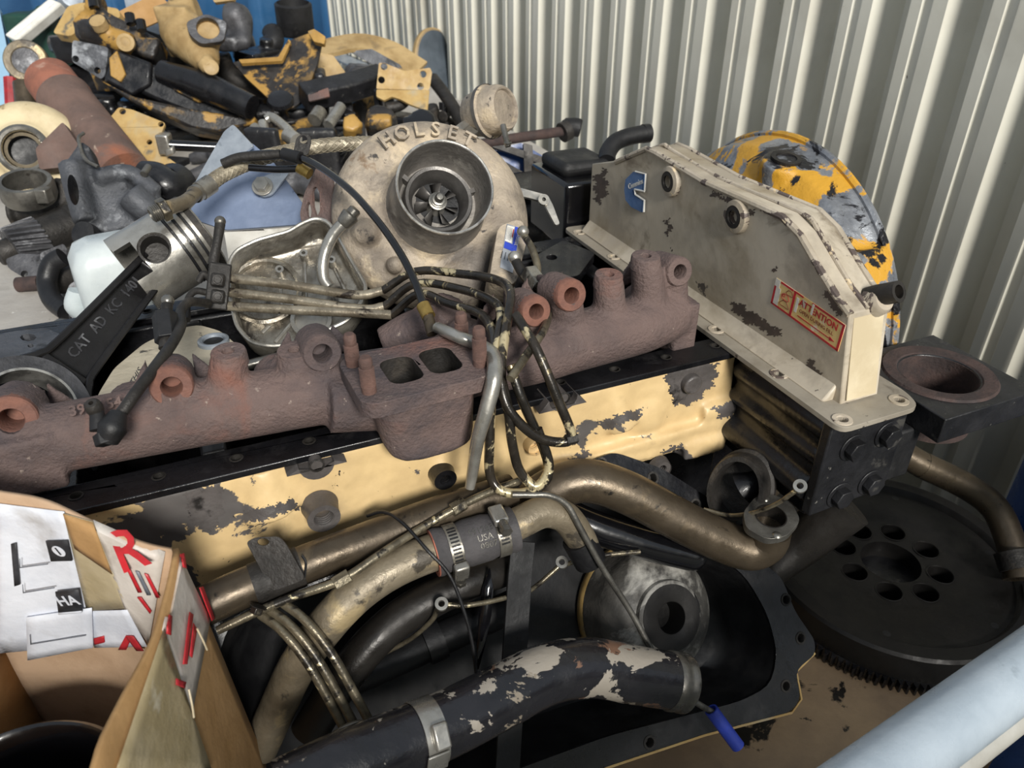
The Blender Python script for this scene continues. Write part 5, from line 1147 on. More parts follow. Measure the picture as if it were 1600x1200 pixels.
# ---- rusty gasket plate by the turbo
nb = V((-.35, -.80, .45)); pt = W(497, 310, 1.038)
o = MB(); sl = [[PLN(px, py, pt, nb.normalized()) for px, py in q] for q in ([(487,296),(493,290),(499,300),(500,330),(494,340),(488,322)], [(478,320),(483,314),(487,330),(485,342),(479,338)])]
o.prism(rounded([PLN(px, py, pt, nb.normalized()) for px, py in ((468,335),(476,300),(496,258),(503,262),(519,280),(521,345),(505,358),(472,350))], .006), -nb.normalized()*.006, [rounded(q, .004, 2) for q in sl]); o = o.build('gasket_plate', 'rust', bevel=.001); tag(o, 'rusty slotted gasket plate standing between the cover and turbo', 'gasket')
# ---- black cast bracket
t = thing('cast_bracket', 'big grey and black cast bracket with an oval opening behind the jug', 'bracket', W(180, 360, 1.36))
nb = V((.25, -.78, .57)).normalized(); pt = W(170, 300, 1.33)
m = MB(); q = lambda px, py, d=0: PLN(px, py, pt + nb*d, nb)
m.prism([q(98,252), q(124,215), q(140,226), q(152,272), q(205,262), q(240,285), q(256,318), q(248,344), q(165,362), q(128,350), q(110,318)], -nb*.05)
m.tube([q(110,250), q(122,300), q(135,345)], .022, 12); m.tube([q(150,275), q(200,268), q(245,300)], .016, 12); m.tube([q(200,300,.02), q(235,330,.01)], .025, 12)
co = m.build('casting', 'casting_grey', t, remesh=.006, sm=4); k_ = MB(); k_.lathe([(0, -.1), (.012, -.1), (.012, .1), (0, .1)], q(119, 300), nb, 20, sx=.7, sy=2.2); cut(co, k_)
m = MB(); m.tube([W(130,205,1.32), W(122,215,1.31), W(132,245,1.30), W(152,258,1.30)], .003, 8); m.build('spring_clip', 'steel', t)
o = MB().tube([W(218,262,1.428), W(240,272,1.428), W(262,288,1.43), W(275,283,1.46)], [.02,.03,.034,.04], 20).build('black_elbow', 'black_oily'); tag(o, 'black cast pipe elbow leaning on the grey bracket', 'pipe')
o = MB().tube([W(222,264,1.325), W(230,252,1.34)], .006, 10, 0).build('steel_pin', 'steel'); tag(o, 'small steel pin beside the black elbow', 'pin')
# ---- gear shaft
t = thing('gear_shaft', 'dark pinion shaft with slanted gear teeth on the pale bench', 'gear', W(60, 400, 1.44))
g0 = W(-8, 388, 1.385); g1 = W(118, 338, 1.47); gd = (g1-g0).normalized(); L_ = (g1-g0).length
m = MB(); m.lathe([(0, 0), (.020, 0), (.022, .003), (.022, .028), (.028, .03), (0, .03)], g0, gd, 32); m.lathe([(0, .08), (.034, .08), (.034, .135), (.037, .137), (.037, L_), (0, L_)], g0, gd, 40); m.build('shaft', 'dark_iron', t)
x_, y_, _ = frame_of(gd); nT = 22; loops = []
for s_ in range(7):
    h = .026 + .056*s_/6; tw = .45*s_/6; lp_ = []
    for i in range(nT):
        for k, rr_ in ((0, .0335), (.2, .0405), (.5, .0405), (.7, .0335)):
            a_ = 2*PI*(i+k)/nT + tw; lp_.append(g0 + gd*h + (x_*math.cos(a_) + y_*math.sin(a_))*rr_)
    loops.append(lp_)
n = nT*4; m = MB(); m.add([p for l in loops for p in l], [(s_*n+k, s_*n+(k+1) % n, (s_+1)*n+(k+1) % n, (s_+1)*n+k) for s_ in range(6) for k in range(n)] + [tuple(range(n))[::-1], tuple(range(6*n, 7*n))]); m.build('gear_teeth', 'grey_iron', t, smooth=25)
m = MB(); m.lathe([(.0375, .150), (.0385, .152), (.0385, .155), (.0375, .157)], g0, gd, 40); m.build('snap_ring', 'bright_edge', t)
# ---- clamp ring
rc = W(42, 292, 1.47); o = MB().lathe([(.038, -.02), (.046, -.02), (.049, -.012), (.049, .012), (.046, .02), (.038, .02), (.038, -.02)], rc, V((.12, -.2, .95)), 48); t = thing('clamp_ring', 'steel clamp ring with a lug under the cream turbo housing', 'ring', rc - EZ*.03); o.build('ring', 'steel', t)
m = MB(); m.box(rc + V((.045, -.028, -.002)), V((.012, 0, 0)), V((0, .012, 0)), V((0, 0, .014))); m.build('lug', 'steel', t, bevel=.003)
# ---- cream turbine housing
cA = V((.30, -.80, .40)).normalized(); cC = W(40, 236, 1.58); tx2, ty2, _ = frame_of(cA)
t = thing('turbine_housing', 'cream painted turbine housing with a dark round throat', 'turbo housing', V((cC.x, cC.y, cC.z-.1)))
m = MB(); sp = [cC + (tx2*math.cos(R(a_)) + ty2*math.sin(R(a_)))*.072 - cA*.03 for a_ in range(-30, 300, 15)]; m.tube(sp, [.042 - .018*i/(len(sp)-1) for i in range(len(sp))], 16, 2); m.lathe([(0, -.06), (.085, -.06), (.08, -.01), (.06, .004), (.052, .018), (0, .018)], cC, cA, 40); m.tube([sp[0], sp[0] - ty2*.05 - tx2*.02], [.042, .04], 16, 0)
o = m.build('housing', 'cream_casting', t, remesh=.005, sm=4)
k_ = MB(); k_.tube([cC - cA*.03, cC + cA*.05], .038, 32, 0); cut(o, k_)
m = MB(); m.lathe([(.0500, .014), (.0500, .022), (.0440, .026), (.0385, .024), (.0375, .0), (.036, -.028), (.0, -.028)], cC, cA, 44); m.build('throat_rim', 'steel', t); m = MB(); m.lathe([(.034, .004), (.034, .010), (.0295, .010), (.0285, -.01), (0, -.015)], cC, cA, 40); m.build('throat', 'rubber_black', t); m = MB(); m.lathe([(.0345, .0), (.0355, .012), (.032, .014), (.029, .012)], cC, cA, 40); m.build('seat_ring', 'worn_tan_pipe', t)
# ---- rusty pipe with a collar and rusty bracket
t = thing('rusty_pipe', 'thick rusty brown steel pipe with a raised collar leaning over the pile', 'pipe', W(190, 265, 1.62))
r0, r1 = W(78, 124, 1.74), W(196, 275, 1.60); rdv = (r1-r0).normalized(); Lr = (r1-r0).length
m = MB(); m.lathe([(.040, .02), (.048, 0), (.052, .004), (.052, .072), (.054, .075), (.058, .078), (.058, .088), (.0555, .092), (.0555, Lr), (0, Lr)], r0, rdv, 44); m.lathe([(.04, .02), (0, .025)], r0, rdv, 44); m.build('pipe', mat('pipe_rust', '#6d5850', '#5a4a44', (12, .4, .62), [('#8d5a44', 9, .56, .72), ('#9c8a7c', 30, .64, .7)], rough=.8, bump=.35, bscale=140), t)
m = MB(); m.lathe([(.0525, -.001), (.0528, .004), (.0528, .068), (.0522, .071)], r0, rdv, 44); m.build('end_band', mat('band_rust', '#97614e', '#7d5345', (20, .4, .62), [('#a98d7d', 14, .6, .72)], rough=.85, bump=.4, bscale=140), t)
o = slab('rusty_lug', 'pipe_rust', [(55,232),(98,190),(125,230),(112,260),(62,265)], (88,230,1.55), V((.2, -.8, .5)), .03, rnd=.006, bev=.003); tag(o, 'rusty square lug in front of the rusty pipe', 'bracket')
# ---- small dark parts at the left edge
o = MB().tube([W(98,400,1.275), W(80,412,1.275), W(73,440,1.275), W(82,468,1.262), W(104,486,1.244)], .0155, 18).build('bent_hose', 'rubber_black'); tag(o, 'short bent rubber hose on the bench beside the jug', 'hose')
o = slab('dark_pad', 'rubber_black', [(108,352),(120,336),(142,340),(145,362),(128,374),(110,370)], (128,356,1.28), TOCAM, .02, rnd=.01); tag(o, 'dark oval rubber pad under the cast bracket', 'pad')
t = thing('steel_bracket', 'grey angular steel bracket with a bolt hole on the pale bench', 'bracket', W(40, 430, 1.44)); slab('plate', 'grey_iron', [(8,405),(30,396),(72,398),(66,430),(40,435),(14,420)], (40,415,1.355), V((.1, -.75, .65)), .012, t, [(38,428,.0062)], rnd=.006)
MB().tube([W(28,445,1.338), W(62,442,1.338)], .013, 16, 0).build('pin', 'rust_dark', t); slab('side', 'grey_iron', [(62,395),(100,380),(110,400),(98,430),(70,440)], (85,412,1.345), V((.6, -.6, .5)), .008, t, rnd=.006)
o = slab('pump_body', 'grey_iron', [(106,445),(132,430),(134,490),(118,500),(106,492)], (118,465,1.20), V((.3, -.8, .5)), .022, rnd=.006, bev=.003); tag(o, 'small grey pump body between the bent hose and jug', 'pump')
t = thing('head_gasket', 'long blackened metal gasket strip lying on the pale bench edge', 'gasket', ZP(60, 530, 1.04)); gz = 1.0605
hs_ = [[ZP(px + dx*a_, py + dy*b_, gz) for a_, b_ in ((1,0),(.7,.7),(0,1),(-.7,.7),(-1,0),(-.7,-.7),(0,-1),(.7,-.7))] for px, py, dx, dy in ((44,527,13,6),(50,563,20,7),(48,540,5,3))]
o = MB(); o.prism(rounded([ZP(px, py, gz) for px, py in ((-30,560),(-10,525),(20,517),(70,512),(95,522),(128,520),(132,528),(100,548),(80,560),(60,578),(20,588),(-30,600))], .006), -EZ*.010, hs_); o.build('strip', 'casting_grey', t, bevel=.002)
o = MB().tube([W(78,515,1.18), W(95,505,1.18), W(108,512,1.17)], [.012,.018,.013], 12).build('bolt_head', 'steel'); tag(o, 'bright bolt head beside the blackened gasket strip', 'bolt')
o = MB().tube([W(382,572,.90), W(455,553,.915)], .0062, 14, 0).build('steel_rod', 'steel'); tag(o, 'short bright steel rod between the two manifold bolt tubes', 'rod')
# ================================================================ BACKGROUND SCRAP PILE
def lump(name, mt, parts, rem=.008, parent=None, sm=3):
    m = MB()
    for p in parts:
        k = p[0]
        if k == 't': m.tube([W(*q) for q in p[1]], p[2], 14, 4 if len(p[1]) > 2 else 0)
        elif k == 'b': c = W(*p[1]); m.box(c, V(p[2]), V(p[3]), V(p[4]))
        elif k == 's': n = V(p[3]).normalized(); pt = W(*p[2]); m.prism([PLN(px, py, pt, n) for px, py in p[1]], -n*p[4])
        elif k == 'l': m.lathe(p[3], W(*p[1]), V(p[2]), 28)
    return m.build(name, mt, parent, remesh=rem, sm=sm)
# big yellow-black casting
t = thing('boom_casting', 'long black casting with flaking yellow paint lying across the scrap pile', 'casting', W(280, 200, 1.95))
bn = V((.12, -.88, .46)).normalized(); bq = W(280, 150, 1.93)
def bl(poly, d0, d1, mt, nm, bev=.008): m = MB(); m.prism([PLN(px, py, bq + bn*d0, bn) for px, py in poly], -bn*(d0-d1)); m.build(nm, mt, t, bevel=bev)
bl([(160,124),(176,74),(238,98),(236,132),(205,150)], .0, -.14, 'black_oily', 'end_block')
bl([(172,122),(240,100),(300,112),(395,152),(402,186),(372,200),(300,178),(230,150)], -.01, -.14, 'black_oily', 'upper_body')
bl([(155,124),(208,150),(300,170),(352,178),(398,180),(398,192),(345,206),(290,197),(212,162)], .012, -.10, 'yellow_black', 'lower_flange')
bl([(170,90),(182,78),(196,116),(188,128),(172,118)], .008, -.02, 'yellow_black', 'corner_rib', .003)
bl([(268,106),(300,112),(330,150),(310,160),(270,140)], .004, -.03, 'yellow_black', 'side_rib', .004)
m = MB(); m.tube([W(252,112,1.93), W(320,135,1.92), W(394,168,1.91)], [.028,.036,.030], 16); m.build('arm', 'black_oily', t)
slab('flange_plate', 'casting_grey', [(113,62),(170,74),(164,118),(158,124),(112,96)], (140,95,1.90), V((.1, -.9, .4)), .02, t, [(118,92,.008),(152,110,.008)], rnd=.01)
t = thing('valve_block', 'dark oily valve block with tan cast bosses on top of the pile', 'valve block', W(180, 80, 1.98))
lump('body', 'yellow_black', [('s', [(112,30),(125,15),(150,8),(200,35),(250,60),(240,92),(200,80),(150,66),(115,56)], (180,50,1.97), (.15, -.8, .5), .09), ('t', [(130,45,1.93),(205,70,1.93)], .028), ('l', (160,48,1.92), (.1, -.6, .8), [(0, -.03), (.026, -.03), (.024, .035), (0, .035)]), ('t', [(140,8,1.97),(160,12,1.97)], .03)], .007, t)
MB().lathe([(.021, 0), (.021, .012), (.014, .014), (.010, .012), (0, .016)], W(198, 68, 1.905), V((.2, -.9, .35)), 28).build('boss', 'tan_casting', t); MB().lathe([(.020, 0), (.019, .02), (0, .022)], W(158, 42, 1.90), V((0, -.6, .8)), 20).build('boss', 'tan_casting', t)
for px, py in ((147,12),(205,38),(222,48)): MB().tube([W(px, py, 1.94), W(px-3, py-16, 1.94)], .012, 12, 0).build('stud', 'black_gloss', t)
t = thing('tan_elbow', 'tan cast elbow with a square open flange on top of the pile', 'casting', W(310, 110, 2.0))
lump('casting', 'tan_casting', [('t', [(270,40,1.98),(290,55,1.97),(310,75,1.95),(325,100,1.92)], [.045,.060,.052,.030]), ('t', [(275,25,2.0),(310,15,2.0)], [.045,.04]), ('b', (285,48,1.99), (.045, -.01, 0), (0, .04, 0), (-.01, 0, .06)), ('s', [(295,30),(325,24),(352,35),(348,62),(310,66),(298,52)], (322,45,1.92), (.3, -.75, .55), .03), ('t', [(318,95,1.9),(330,108,1.9)], [.022,.022])], .007, t)
nb = V((.3, -.75, .55)).normalized(); slab('square_flange', 'grey_iron', [(290,34),(322,21),(355,34),(350,64),(314,69),(296,54)], (322,45,1.885), nb, .016, t, [(325,44,.027)], rnd=.012); MB().lathe([(.027, .0), (.026, -.02), (0, -.022)], W(325, 44, 1.888), nb, 32).build('bore', 'tan_casting', t); MB().lathe([(.018, 0), (.018, .01), (.010, .012), (0, .012)], W(330, 107, 1.895), V((.3, -.8, .4)), 20).build('end_plug', 'tan_casting', t)
# left edge things
t = thing('valve_disc', 'dull brown round disc like a piston crown at the edge of the pile', 'disc', W(40, 120, 1.95)); dn_ = V((.25, -.85, .35)).normalized()
MB().lathe([(0, -.025), (.048, -.025), (.051, -.02), (.051, 0), (.048, .004), (.033, .004), (.030, .0), (0, 0)], W(40, 95, 1.93), dn_, 44).build('disc', 'worn_tan_pipe', t); MB().lathe([(.0315, .001), (.030, .0012), (0, .0012)], W(40, 95, 1.93), dn_, 36).build('recess', 'grey_iron', t)
o = MB().tube([W(38,131,1.95), W(42,167,1.945)], .026, 24, 0).build('bronze_bush', 'bronze_pipe'); tag(o, 'dark bronze cylinder standing below the brown disc', 'bush')
t = thing('red_frame', 'red painted angle frame behind the rusty pipe', 'frame', W(50, 190, 2.0)); MB().tube([W(16,120,2.07), W(18,170,2.07), W(60,180,2.05), W(90,200,2.0)], .018, 8, 0).build('frame_tube', 'red_paint', t)
t = thing('light_bar', 'white tubular lamp bar leaning at the top of the pile', 'lamp', W(40, 60, 2.2)); a_, b_ = W(22, 62, 2.176), W(92, 4, 2.262); d = (b_-a_).normalized()
m = MB(); m.box((a_+b_)/2, d*((b_-a_).length/2), d.cross(V((0, -.8, .6)))*.022, V((0, -.8, .6))*.02); m.build('housing', 'white_paint', t, bevel=.006); m = MB(); m.box((a_+b_)/2 + V((0, -.8, .6))*.021, d*((b_-a_).length/2-.01), d.cross(V((0, -.8, .6)))*.008, V((0, -.8, .6))*.003); m.build('diffuser', 'shop_plastic', t, bevel=.002)
t = thing('lamp_head', 'grey round motor end above the white lamp bar', 'motor', W(105, 20, 2.25)); MB().lathe([(0, -.04), (.035, -.04), (.04, .01), (.03, .03), (0, .035)], W(110, -6, 2.298), V((.5, -.7, .4)), 24).build('body', 'galvanised', t)
o = slab('yellow_cover', 'yellow_light', [(82,50),(105,8),(128,2),(185,12),(188,26),(140,30),(110,55)], (130,25,2.08), V((0, -.7, .7)), .03, rnd=.01); tag(o, 'bright yellow sheet cover behind the valve block', 'cover')
o = slab('cardboard_sheet', 'cardboard', [(185,18),(245,-12),(262,4),(255,30),(228,42),(200,34)], (225,18,2.125), V((.2, -.75, .6)), .006, rnd=.004); tag(o, 'curled brown cardboard sheet behind the valve block', 'cardboard')
o = slab('grey_cover', 'galvanised', [(190,-20),(212,-20),(268,35),(250,48),(200,30)], (230,20,2.22), V((.1, -.8, .6)), .03, rnd=.01); tag(o, 'pale grey metal cover beneath the cardboard sheet', 'cover')
o = slab('steel_post', 'blue_frame', [(-14,0),(0,20),(14,90),(16,216),(-14,216)], (0,80,2.3), V((.3, -.9, .1)), .03, rnd=.003); tag(o, 'pale blue steel upright at the end of the pile', 'post')
o = lump('green_machine', 'green_dark', [('b', (72,104,2.356), (.070, 0, 0), (0, .045, 0), (0, 0, .152)), ('t', [(60,26,2.36),(84,30,2.36)], .038)], .012); tag(o, 'dark green machine casing behind the white lamp bar', 'machine')
# yellow plate with holes and its chrome yoke
t = thing('yellow_gusset', 'pale yellow gusset plate with bolt holes below the long casting', 'plate', W(225, 265, 1.75)); slab('plate', 'yellow_light', [(158,192),(184,161),(205,165),(257,186),(246,215),(250,232),(305,272),(296,280),(258,262),(216,262)], (215,215,1.70), V((.1, -.75, .65)), .008, t, [(190,168,.007),(169,197,.004),(232,216,.006),(250,188,.006)], rnd=.006)
t = thing('yoke_rod', 'black rod with a bright steel yoke end under the casting', 'rod', W(300, 225, 1.75)); MB().tube([W(262,218,1.685), W(340,222,1.72)], .012, 16, 0).build('rod', 'black_gloss', t); m = MB(); m.box(W(256,216,1.685), V((.014, 0, 0)), V((0, .014, 0)), V((0, 0, .022))); m.box(W(264,228,1.678), V((.01, 0, .004)), V((0, .008, 0)), V((0, 0, .008))); m.build('yoke', 'silver', t, bevel=.004)
# fan plate, poppet valve, curved bracket
t = thing('fan_plate', 'fan shaped plate with scorched yellow and black paint', 'plate', W(450, 160, 2.1)); slab('plate', 'yellow_black', [(362,92),(432,82),(452,58),(490,44),(502,60),(495,95),(475,150),(455,165),(420,150),(385,118)], (435,110,2.08), V((.05, -.75, .66)), .012, t, rnd=.008)
slab('edge_lug', 'yellow_paint', [(372,88),(434,84),(450,56),(454,60),(440,90),(376,94)], (430,86,2.055), V((.05, -.6, .8)), .01, t, rnd=.003); slab('corner_lug', 'yellow_paint', [(480,44),(490,40),(508,52),(506,64),(490,60)], (495,52,2.05), V((.05, -.75, .66)), .015, t, rnd=.004)
o = MB().lathe([(0, -.055), (.012, -.055), (.012, -.018), (.032, -.010), (.034, -.003), (.030, .005), (.015, .009), (0, .010)], W(437,150,1.93), V((.05, -.5, .86)), 36).build('poppet_valve', 'black_oily'); tag(o, 'black mushroom shaped poppet valve below the fan plate', 'valve')
t = thing('curved_bracket', 'curved dusty beige bracket arching beside the blue wall', 'bracket', W(600, 110, 2.3)); MB().sweep([W(488,74,2.25), W(515,68,2.28), W(560,60,2.32), W(600,70,2.34), W(630,88,2.34), W(655,104,2.34)], [(-.045, -.006), (.045, -.006), (.045, .006), (-.045, .006)], V((0, -.35, .94)), 4).build('arch', 'tan_casting', t)
slab('side_web', 'casting_grey', [(545,74),(580,70),(625,95),(630,104),(590,100)], (590,88,2.30), V((.1, -.95, .3)), .008, t, rnd=.004); slab('foot', 'tan_casting', [(490,74),(520,80),(540,108),(505,118),(492,90)], (512,92,2.22), V((.2, -.85, .5)), .012, t, rnd=.006)
t = thing('channel_beam', 'black steel channel beam with rusty patches under the yellow bracket', 'beam', W(530, 150, 2.1)); MB().sweep([W(472,146,2.02), W(545,130,2.08), W(598,114,2.14)], [(-.03, -.028), (.03, -.028), (.03, .028), (-.03, .028)], V((0, -.5, .86))).build('beam', 'black_paint_worn', t, bevel=.006); slab('rust_patch', 'rust', [(480,142),(512,130),(514,144),(482,152)], (500,142,1.985), V((0, -.8, .6)), .006, t, rnd=.003)
t = thing('yellow_bracket', 'bent yellow bracket plate with four bolt holes on the pile', 'bracket', W(640, 170, 2.05)); nb = V((.12, -.92, .35)); slab('plate', 'yellow_light', [(592,97),(602,98),(632,110),(672,105),(675,112),(671,140),(588,138),(590,118)], (632,120,2.05), nb, .008, t, [(600,103,.009),(596,124,.009),(661,115,.009),(657,134,.009)], rnd=.004)
slab('lower_bend', 'yellow_light', [(588,139),(671,140),(668,172),(640,162),(625,154),(612,150),(600,156),(588,150)], (630,150,2.045), V((.1, -.72, .7)), .008, t, rnd=.004)
t = thing('steel_disc', 'flat blue-grey steel disc leaning against the corrugated wall', 'disc', W(690, 150, 2.9)); dA = V((.74, -.62, .25)).normalized(); MB().lathe([(0, -.012), (.131, -.012), (.135, -.006), (.131, .006), (.118, .010), (0, .012)], W(684, 102, 3.02), dA, 56, sx=.85).build('disc', mat('disc_grey', '#5d666f', '#4c545c', (9, .4, .62), [('#777f86', 7, .6, .75)], rough=.5, metal=.3, bump=.1), t); MB().lathe([(.128, -.026), (.137, -.014), (.137, .002), (.127, .008)], W(684, 102, 3.02), dA, 56, sx=.85).build('rim', 'tan_casting', t)
o = MB().lathe([(0, 0), (.05, 0), (.055, .01), (.055, .085), (.048, .09), (.045, .06), (0, .06)], W(462,44,2.35), V((.05, -.12, .99)), 32).build('black_bush', 'black_matte'); tag(o, 'short black cylinder standing in front of the blue wall', 'bush')
o = MB().tube([W(425,48,2.3), W(428,62,2.28), W(415,72,2.28)], [.03,.028,.03], 16).build('black_fitting', 'black_matte'); tag(o, 'black elbow fitting beside the short black cylinder', 'fitting')
t = thing('hook_casting', 'grey iron hook casting behind the tan elbow', 'casting', W(370, 75, 2.15)); lump('casting', 'grey_iron', [('t', [(352,28,2.12),(370,30,2.12),(378,50,2.12),(382,72,2.1)], [.035,.045,.03,.016]), ('b', (357,68,2.1), (.03, 0, 0), (0, .02, 0), (0, 0, .02))], .008, t)
o = slab('tan_strip', 'tan_casting', [(330,-6),(368,-12),(366,0),(335,4)], (352,-4,2.10), V((0, -.8, .6)), .012, rnd=.004); tag(o, 'pale tan strip lying above the tan elbow', 'strip')
# chrome parts in the middle of the pile
t = thing('chrome_yoke', 'bright steel clevis yoke with a bolt in the middle of the pile', 'yoke', W(430, 215, 1.75)); MB().tube([W(415,182,1.72), W(425,178,1.72), W(450,198,1.70), W(458,212,1.70)], .010, 12).build('arm', 'silver', t); MB().tube([W(410,186,1.72), W(414,205,1.71), W(432,222,1.70)], .011, 12).build('arm', 'silver', t); MB().tube([W(396,196,1.72), W(420,212,1.70)], .014, 14, 0).build('bolt', 'silver_dirty', t); MB().tube([W(448,205,1.70), W(462,215,1.69)], .017, 16, 0).build('sleeve', 'silver', t)
t = thing('steel_shaft', 'short bright steel shaft among rusty parts', 'shaft', W(520, 180, 1.9)); MB().tube([W(512,190,1.88), W(532,160,1.92)], .014, 14, 0).build('shaft', 'silver', t); MB().tube([W(490,182,1.88), W(500,168,1.9)], .018, 14, 0).build('collar', 'silver_dirty', t)
o = lump('rusty_yellow_block', 'yellow_black', [('s', [(572,170),(588,160),(612,168),(622,184),(600,200),(570,196)], (595,180,1.85), (.1, -.7, .7), .06), ('t', [(575,190,1.83),(612,190,1.83)], .02)], .006); tag(o, 'rusty yellow casting block below the bent yellow bracket', 'casting')
o = lump('rusty_yellow_lug', 'yellow_paint', [('s', [(536,176),(552,170),(568,188),(552,200),(535,195)], (550,186,1.85), (.2, -.7, .7), .05)], .006); tag(o, 'small yellow lug next to the bright steel shaft', 'lug')
o = lump('threaded_fitting', 'black_gloss', [('l', (660,186,1.8), (.1, -.6, .8), [(0, -.05), (.03, -.05), (.034, -.01), (.028, .015), (0, .018)]), ('t', [(630,188,1.8),(655,192,1.8)], .018)], .005); tag(o, 'glossy black threaded fitting behind the turbo housing', 'fitting')
o = MB().tube([W(676,118,2.2), W(700,150,2.15), W(724,190,2.1)], .018, 12).build('dark_rod', 'dark_iron'); tag(o, 'dark iron rod slanting below the steel disc', 'rod')
t = thing('hydraulic_rod', 'brown steel rod with a black elbow fitting in front of the corrugated wall', 'rod', W(820, 230, 1.6)); MB().tube([W(735,226,1.55), W(800,214,1.6), W(884,202,1.66)], .0105, 16).build('rod', 'rust_dark', t); lump('elbow_fitting', 'black_matte', [('t', [(880,200,1.66),(896,196,1.66),(908,198,1.66)], .020), ('t', [(886,192,1.66),(888,182,1.66)], .007), ('t', [(896,190,1.66),(900,182,1.66)], .005)], .004, t); MB().tube([W(878,205,1.655), W(888,200,1.66)], .0215, 18, 0).build('clip', 'dark_iron', t)
t = thing('elbow_hose', 'black rubber elbow hose rising behind the beige cover', 'hose', W(970, 260, 1.30)); MB().tube([W(948,252,1.27), W(950,238,1.28), W(962,222,1.29), W(985,213,1.30), W(1012,208,1.31)], .0145, 20).build('hose', 'rubber_black', t); MB().tube([W(1004,209,1.308), W(1014,208,1.312)], .0155, 20, 0).build('end_band', 'rubber_black', t)
# blue stand with dark bars, silver bracket and black boxes between turbo and cover
t = thing('blue_stand', 'blue steel stand with dark crossing bars behind the turbo', 'stand', W(840, 320, 1.7)); slab('panel', 'blue_paint', [(770,232),(815,222),(880,262),(890,310),(800,300)], (830,260,1.62), V((.1, -.9, .4)), .02, t, rnd=.002)
for a_ in ([(768,228),(790,225),(905,262),(905,276)], [(818,222),(832,226),(836,290),(820,290)], [(770,240),(825,272),(812,290),(765,268)]): slab('bar', 'dark_iron', a_, (830,255,1.58), V((.1, -.9, .4)), .02, t, rnd=.002)
t = thing('silver_bracket', 'thin bright aluminium bracket with a bolt eye beside the turbo', 'bracket', W(830, 330, 1.15)); slab('strip', 'silver', [(797,289),(856,305),(864,320),(875,350),(868,352),(850,318),(838,312),(797,302)], (830,305,1.104), V((.1, -.75, .65)), .006, t, rnd=.003); MB().lathe([(.003, 0), (.008, 0), (.008, .006), (.003, .006)], W(849,314,1.099), V((.1, -.75, .65)), 18).build('eye', 'silver', t)
t = thing('black_bracket_box', 'black oily steel bracket box behind the cover flange', 'bracket', W(890, 345, 1.30)); m = MB(); m.box(EP(.375, .503, .019), EX*.06, EY*.068, EZ*.055); m.build('box', 'black_gloss', t, bevel=.006); m = MB(); m.box(EP(.372, .515, .083), EX*.045, EY*.045, EZ*.012); m.build('upper_box', 'black_matte', t, bevel=.01)
t = thing('lower_bracket', 'black plate with a bolt ear inside the crankcase by the cover', 'bracket', W(850, 420, 1.12)); slab('plate', 'black_oily', [(835,400),(880,375),(930,395),(905,430),(850,440)], (870,405,1.130), V((0, -.1, .99)), .014, t, [(862,402,.008)], rnd=.006)
o = lump('black_housing', 'black_oily', [('b', (838,326,1.52), (.085, .03, 0), (-.02, .06, 0), (0, 0, .062)), ('t', [(800,325,1.48),(860,345,1.47)], .04)], .008); tag(o, 'black oily housing lying behind the silver bracket', 'housing')

# ---- oily castings filling the heap (copies of five shapes)
protos = []
def proto(name, mt, label, shape):
    m = MB(); shape(m); o = m.build(name, mt, remesh=.006, sm=3); tag(o, label, 'scrap part', 'oily scrap parts in the heap'); protos.append(o)
X, Y, Z = V((1, 0, 0)), V((0, 1, 0)), V((0, 0, 1))
proto('scrap_casting', 'black_oily', 'small oily black casting with two bosses in the scrap heap', lambda m: (m.box(V((0, 0, .03)), X*.07, Y*.045, Z*.03), m.tube([V((-.05, 0, .03)), V((-.05, 0, .09))], .025, 14), m.tube([V((.04, -.06, .04)), V((.04, .05, .04))], .022, 14)))
proto('scrap_elbow', 'dark_iron', 'dark iron pipe elbow in the scrap heap', lambda m: (m.tube([V((-.08, 0, .03)), V((0, 0, .035)), V((.05, .03, .06)), V((.06, .05, .11))], .03, 16), m.lathe([(0, -.008), (.045, -.008), (.045, .008), (0, .008)], V((-.08, 0, .035)), X, 24)))
proto('scrap_bracket', 'black_paint_worn', 'worn black L bracket in the scrap heap', lambda m: (m.box(V((0, 0, .012)), X*.08, Y*.04, Z*.012), m.box(V((-.07, 0, .05)), X*.012, Y*.04, Z*.05)))
proto('scrap_rocker', 'grey_iron', 'grey iron rocker lever in the scrap heap', lambda m: (m.tube([V((-.08, 0, .02)), V((0, 0, .04)), V((.08, 0, .025))], [.014, .022, .014], 14), m.tube([V((0, -.035, .035)), V((0, .035, .035))], .026, 16)))
proto('scrap_lump', 'yellow_black', 'scorched yellow and black casting lump in the scrap heap', lambda m: (m.box(V((0, 0, .035)), (X*.9+Y*.3)*.06, (Y*.9-X*.3)*.04, Z*.035), m.tube([V((-.06, .02, .03)), V((.07, -.01, .05))], .028, 14)))
# ---------------------------------------------------------------- let the heap rest: prop each part from below, then lower it into contact
from mathutils.bvhtree import BVHTree
bpy.context.view_layer.update()
rnd = random.Random(11)
class Body:
    def __init__(b, name, vs_, fs): b.name = name; b.v = vs_; b.f = fs; b.upd()
    def upd(b):
        b.t = BVHTree.FromPolygons(b.v, b.f)
        b.lo = V([min(p[i] for p in b.v) for i in range(3)]); b.hi = V([max(p[i] for p in b.v) for i in range(3)])
    def move(b, d): b.v = [p + d for p in b.v]; b.upd()
def mesh_of(root):
    vs_, fs = [], []
    def rec(o):
        if o.type == 'MESH':
            k = len(vs_); mw = o.matrix_world; vs_.extend(mw @ v.co for v in o.data.vertices); fs.extend(tuple(i + k for i in p.vertices) for p in o.data.polygons)
        for c in kids.get(o.name, ()): rec(c)
    rec(root); return vs_, fs
kids = {}
for o in bpy.data.objects:
    if o.parent: kids.setdefault(o.parent.name, []).append(o)
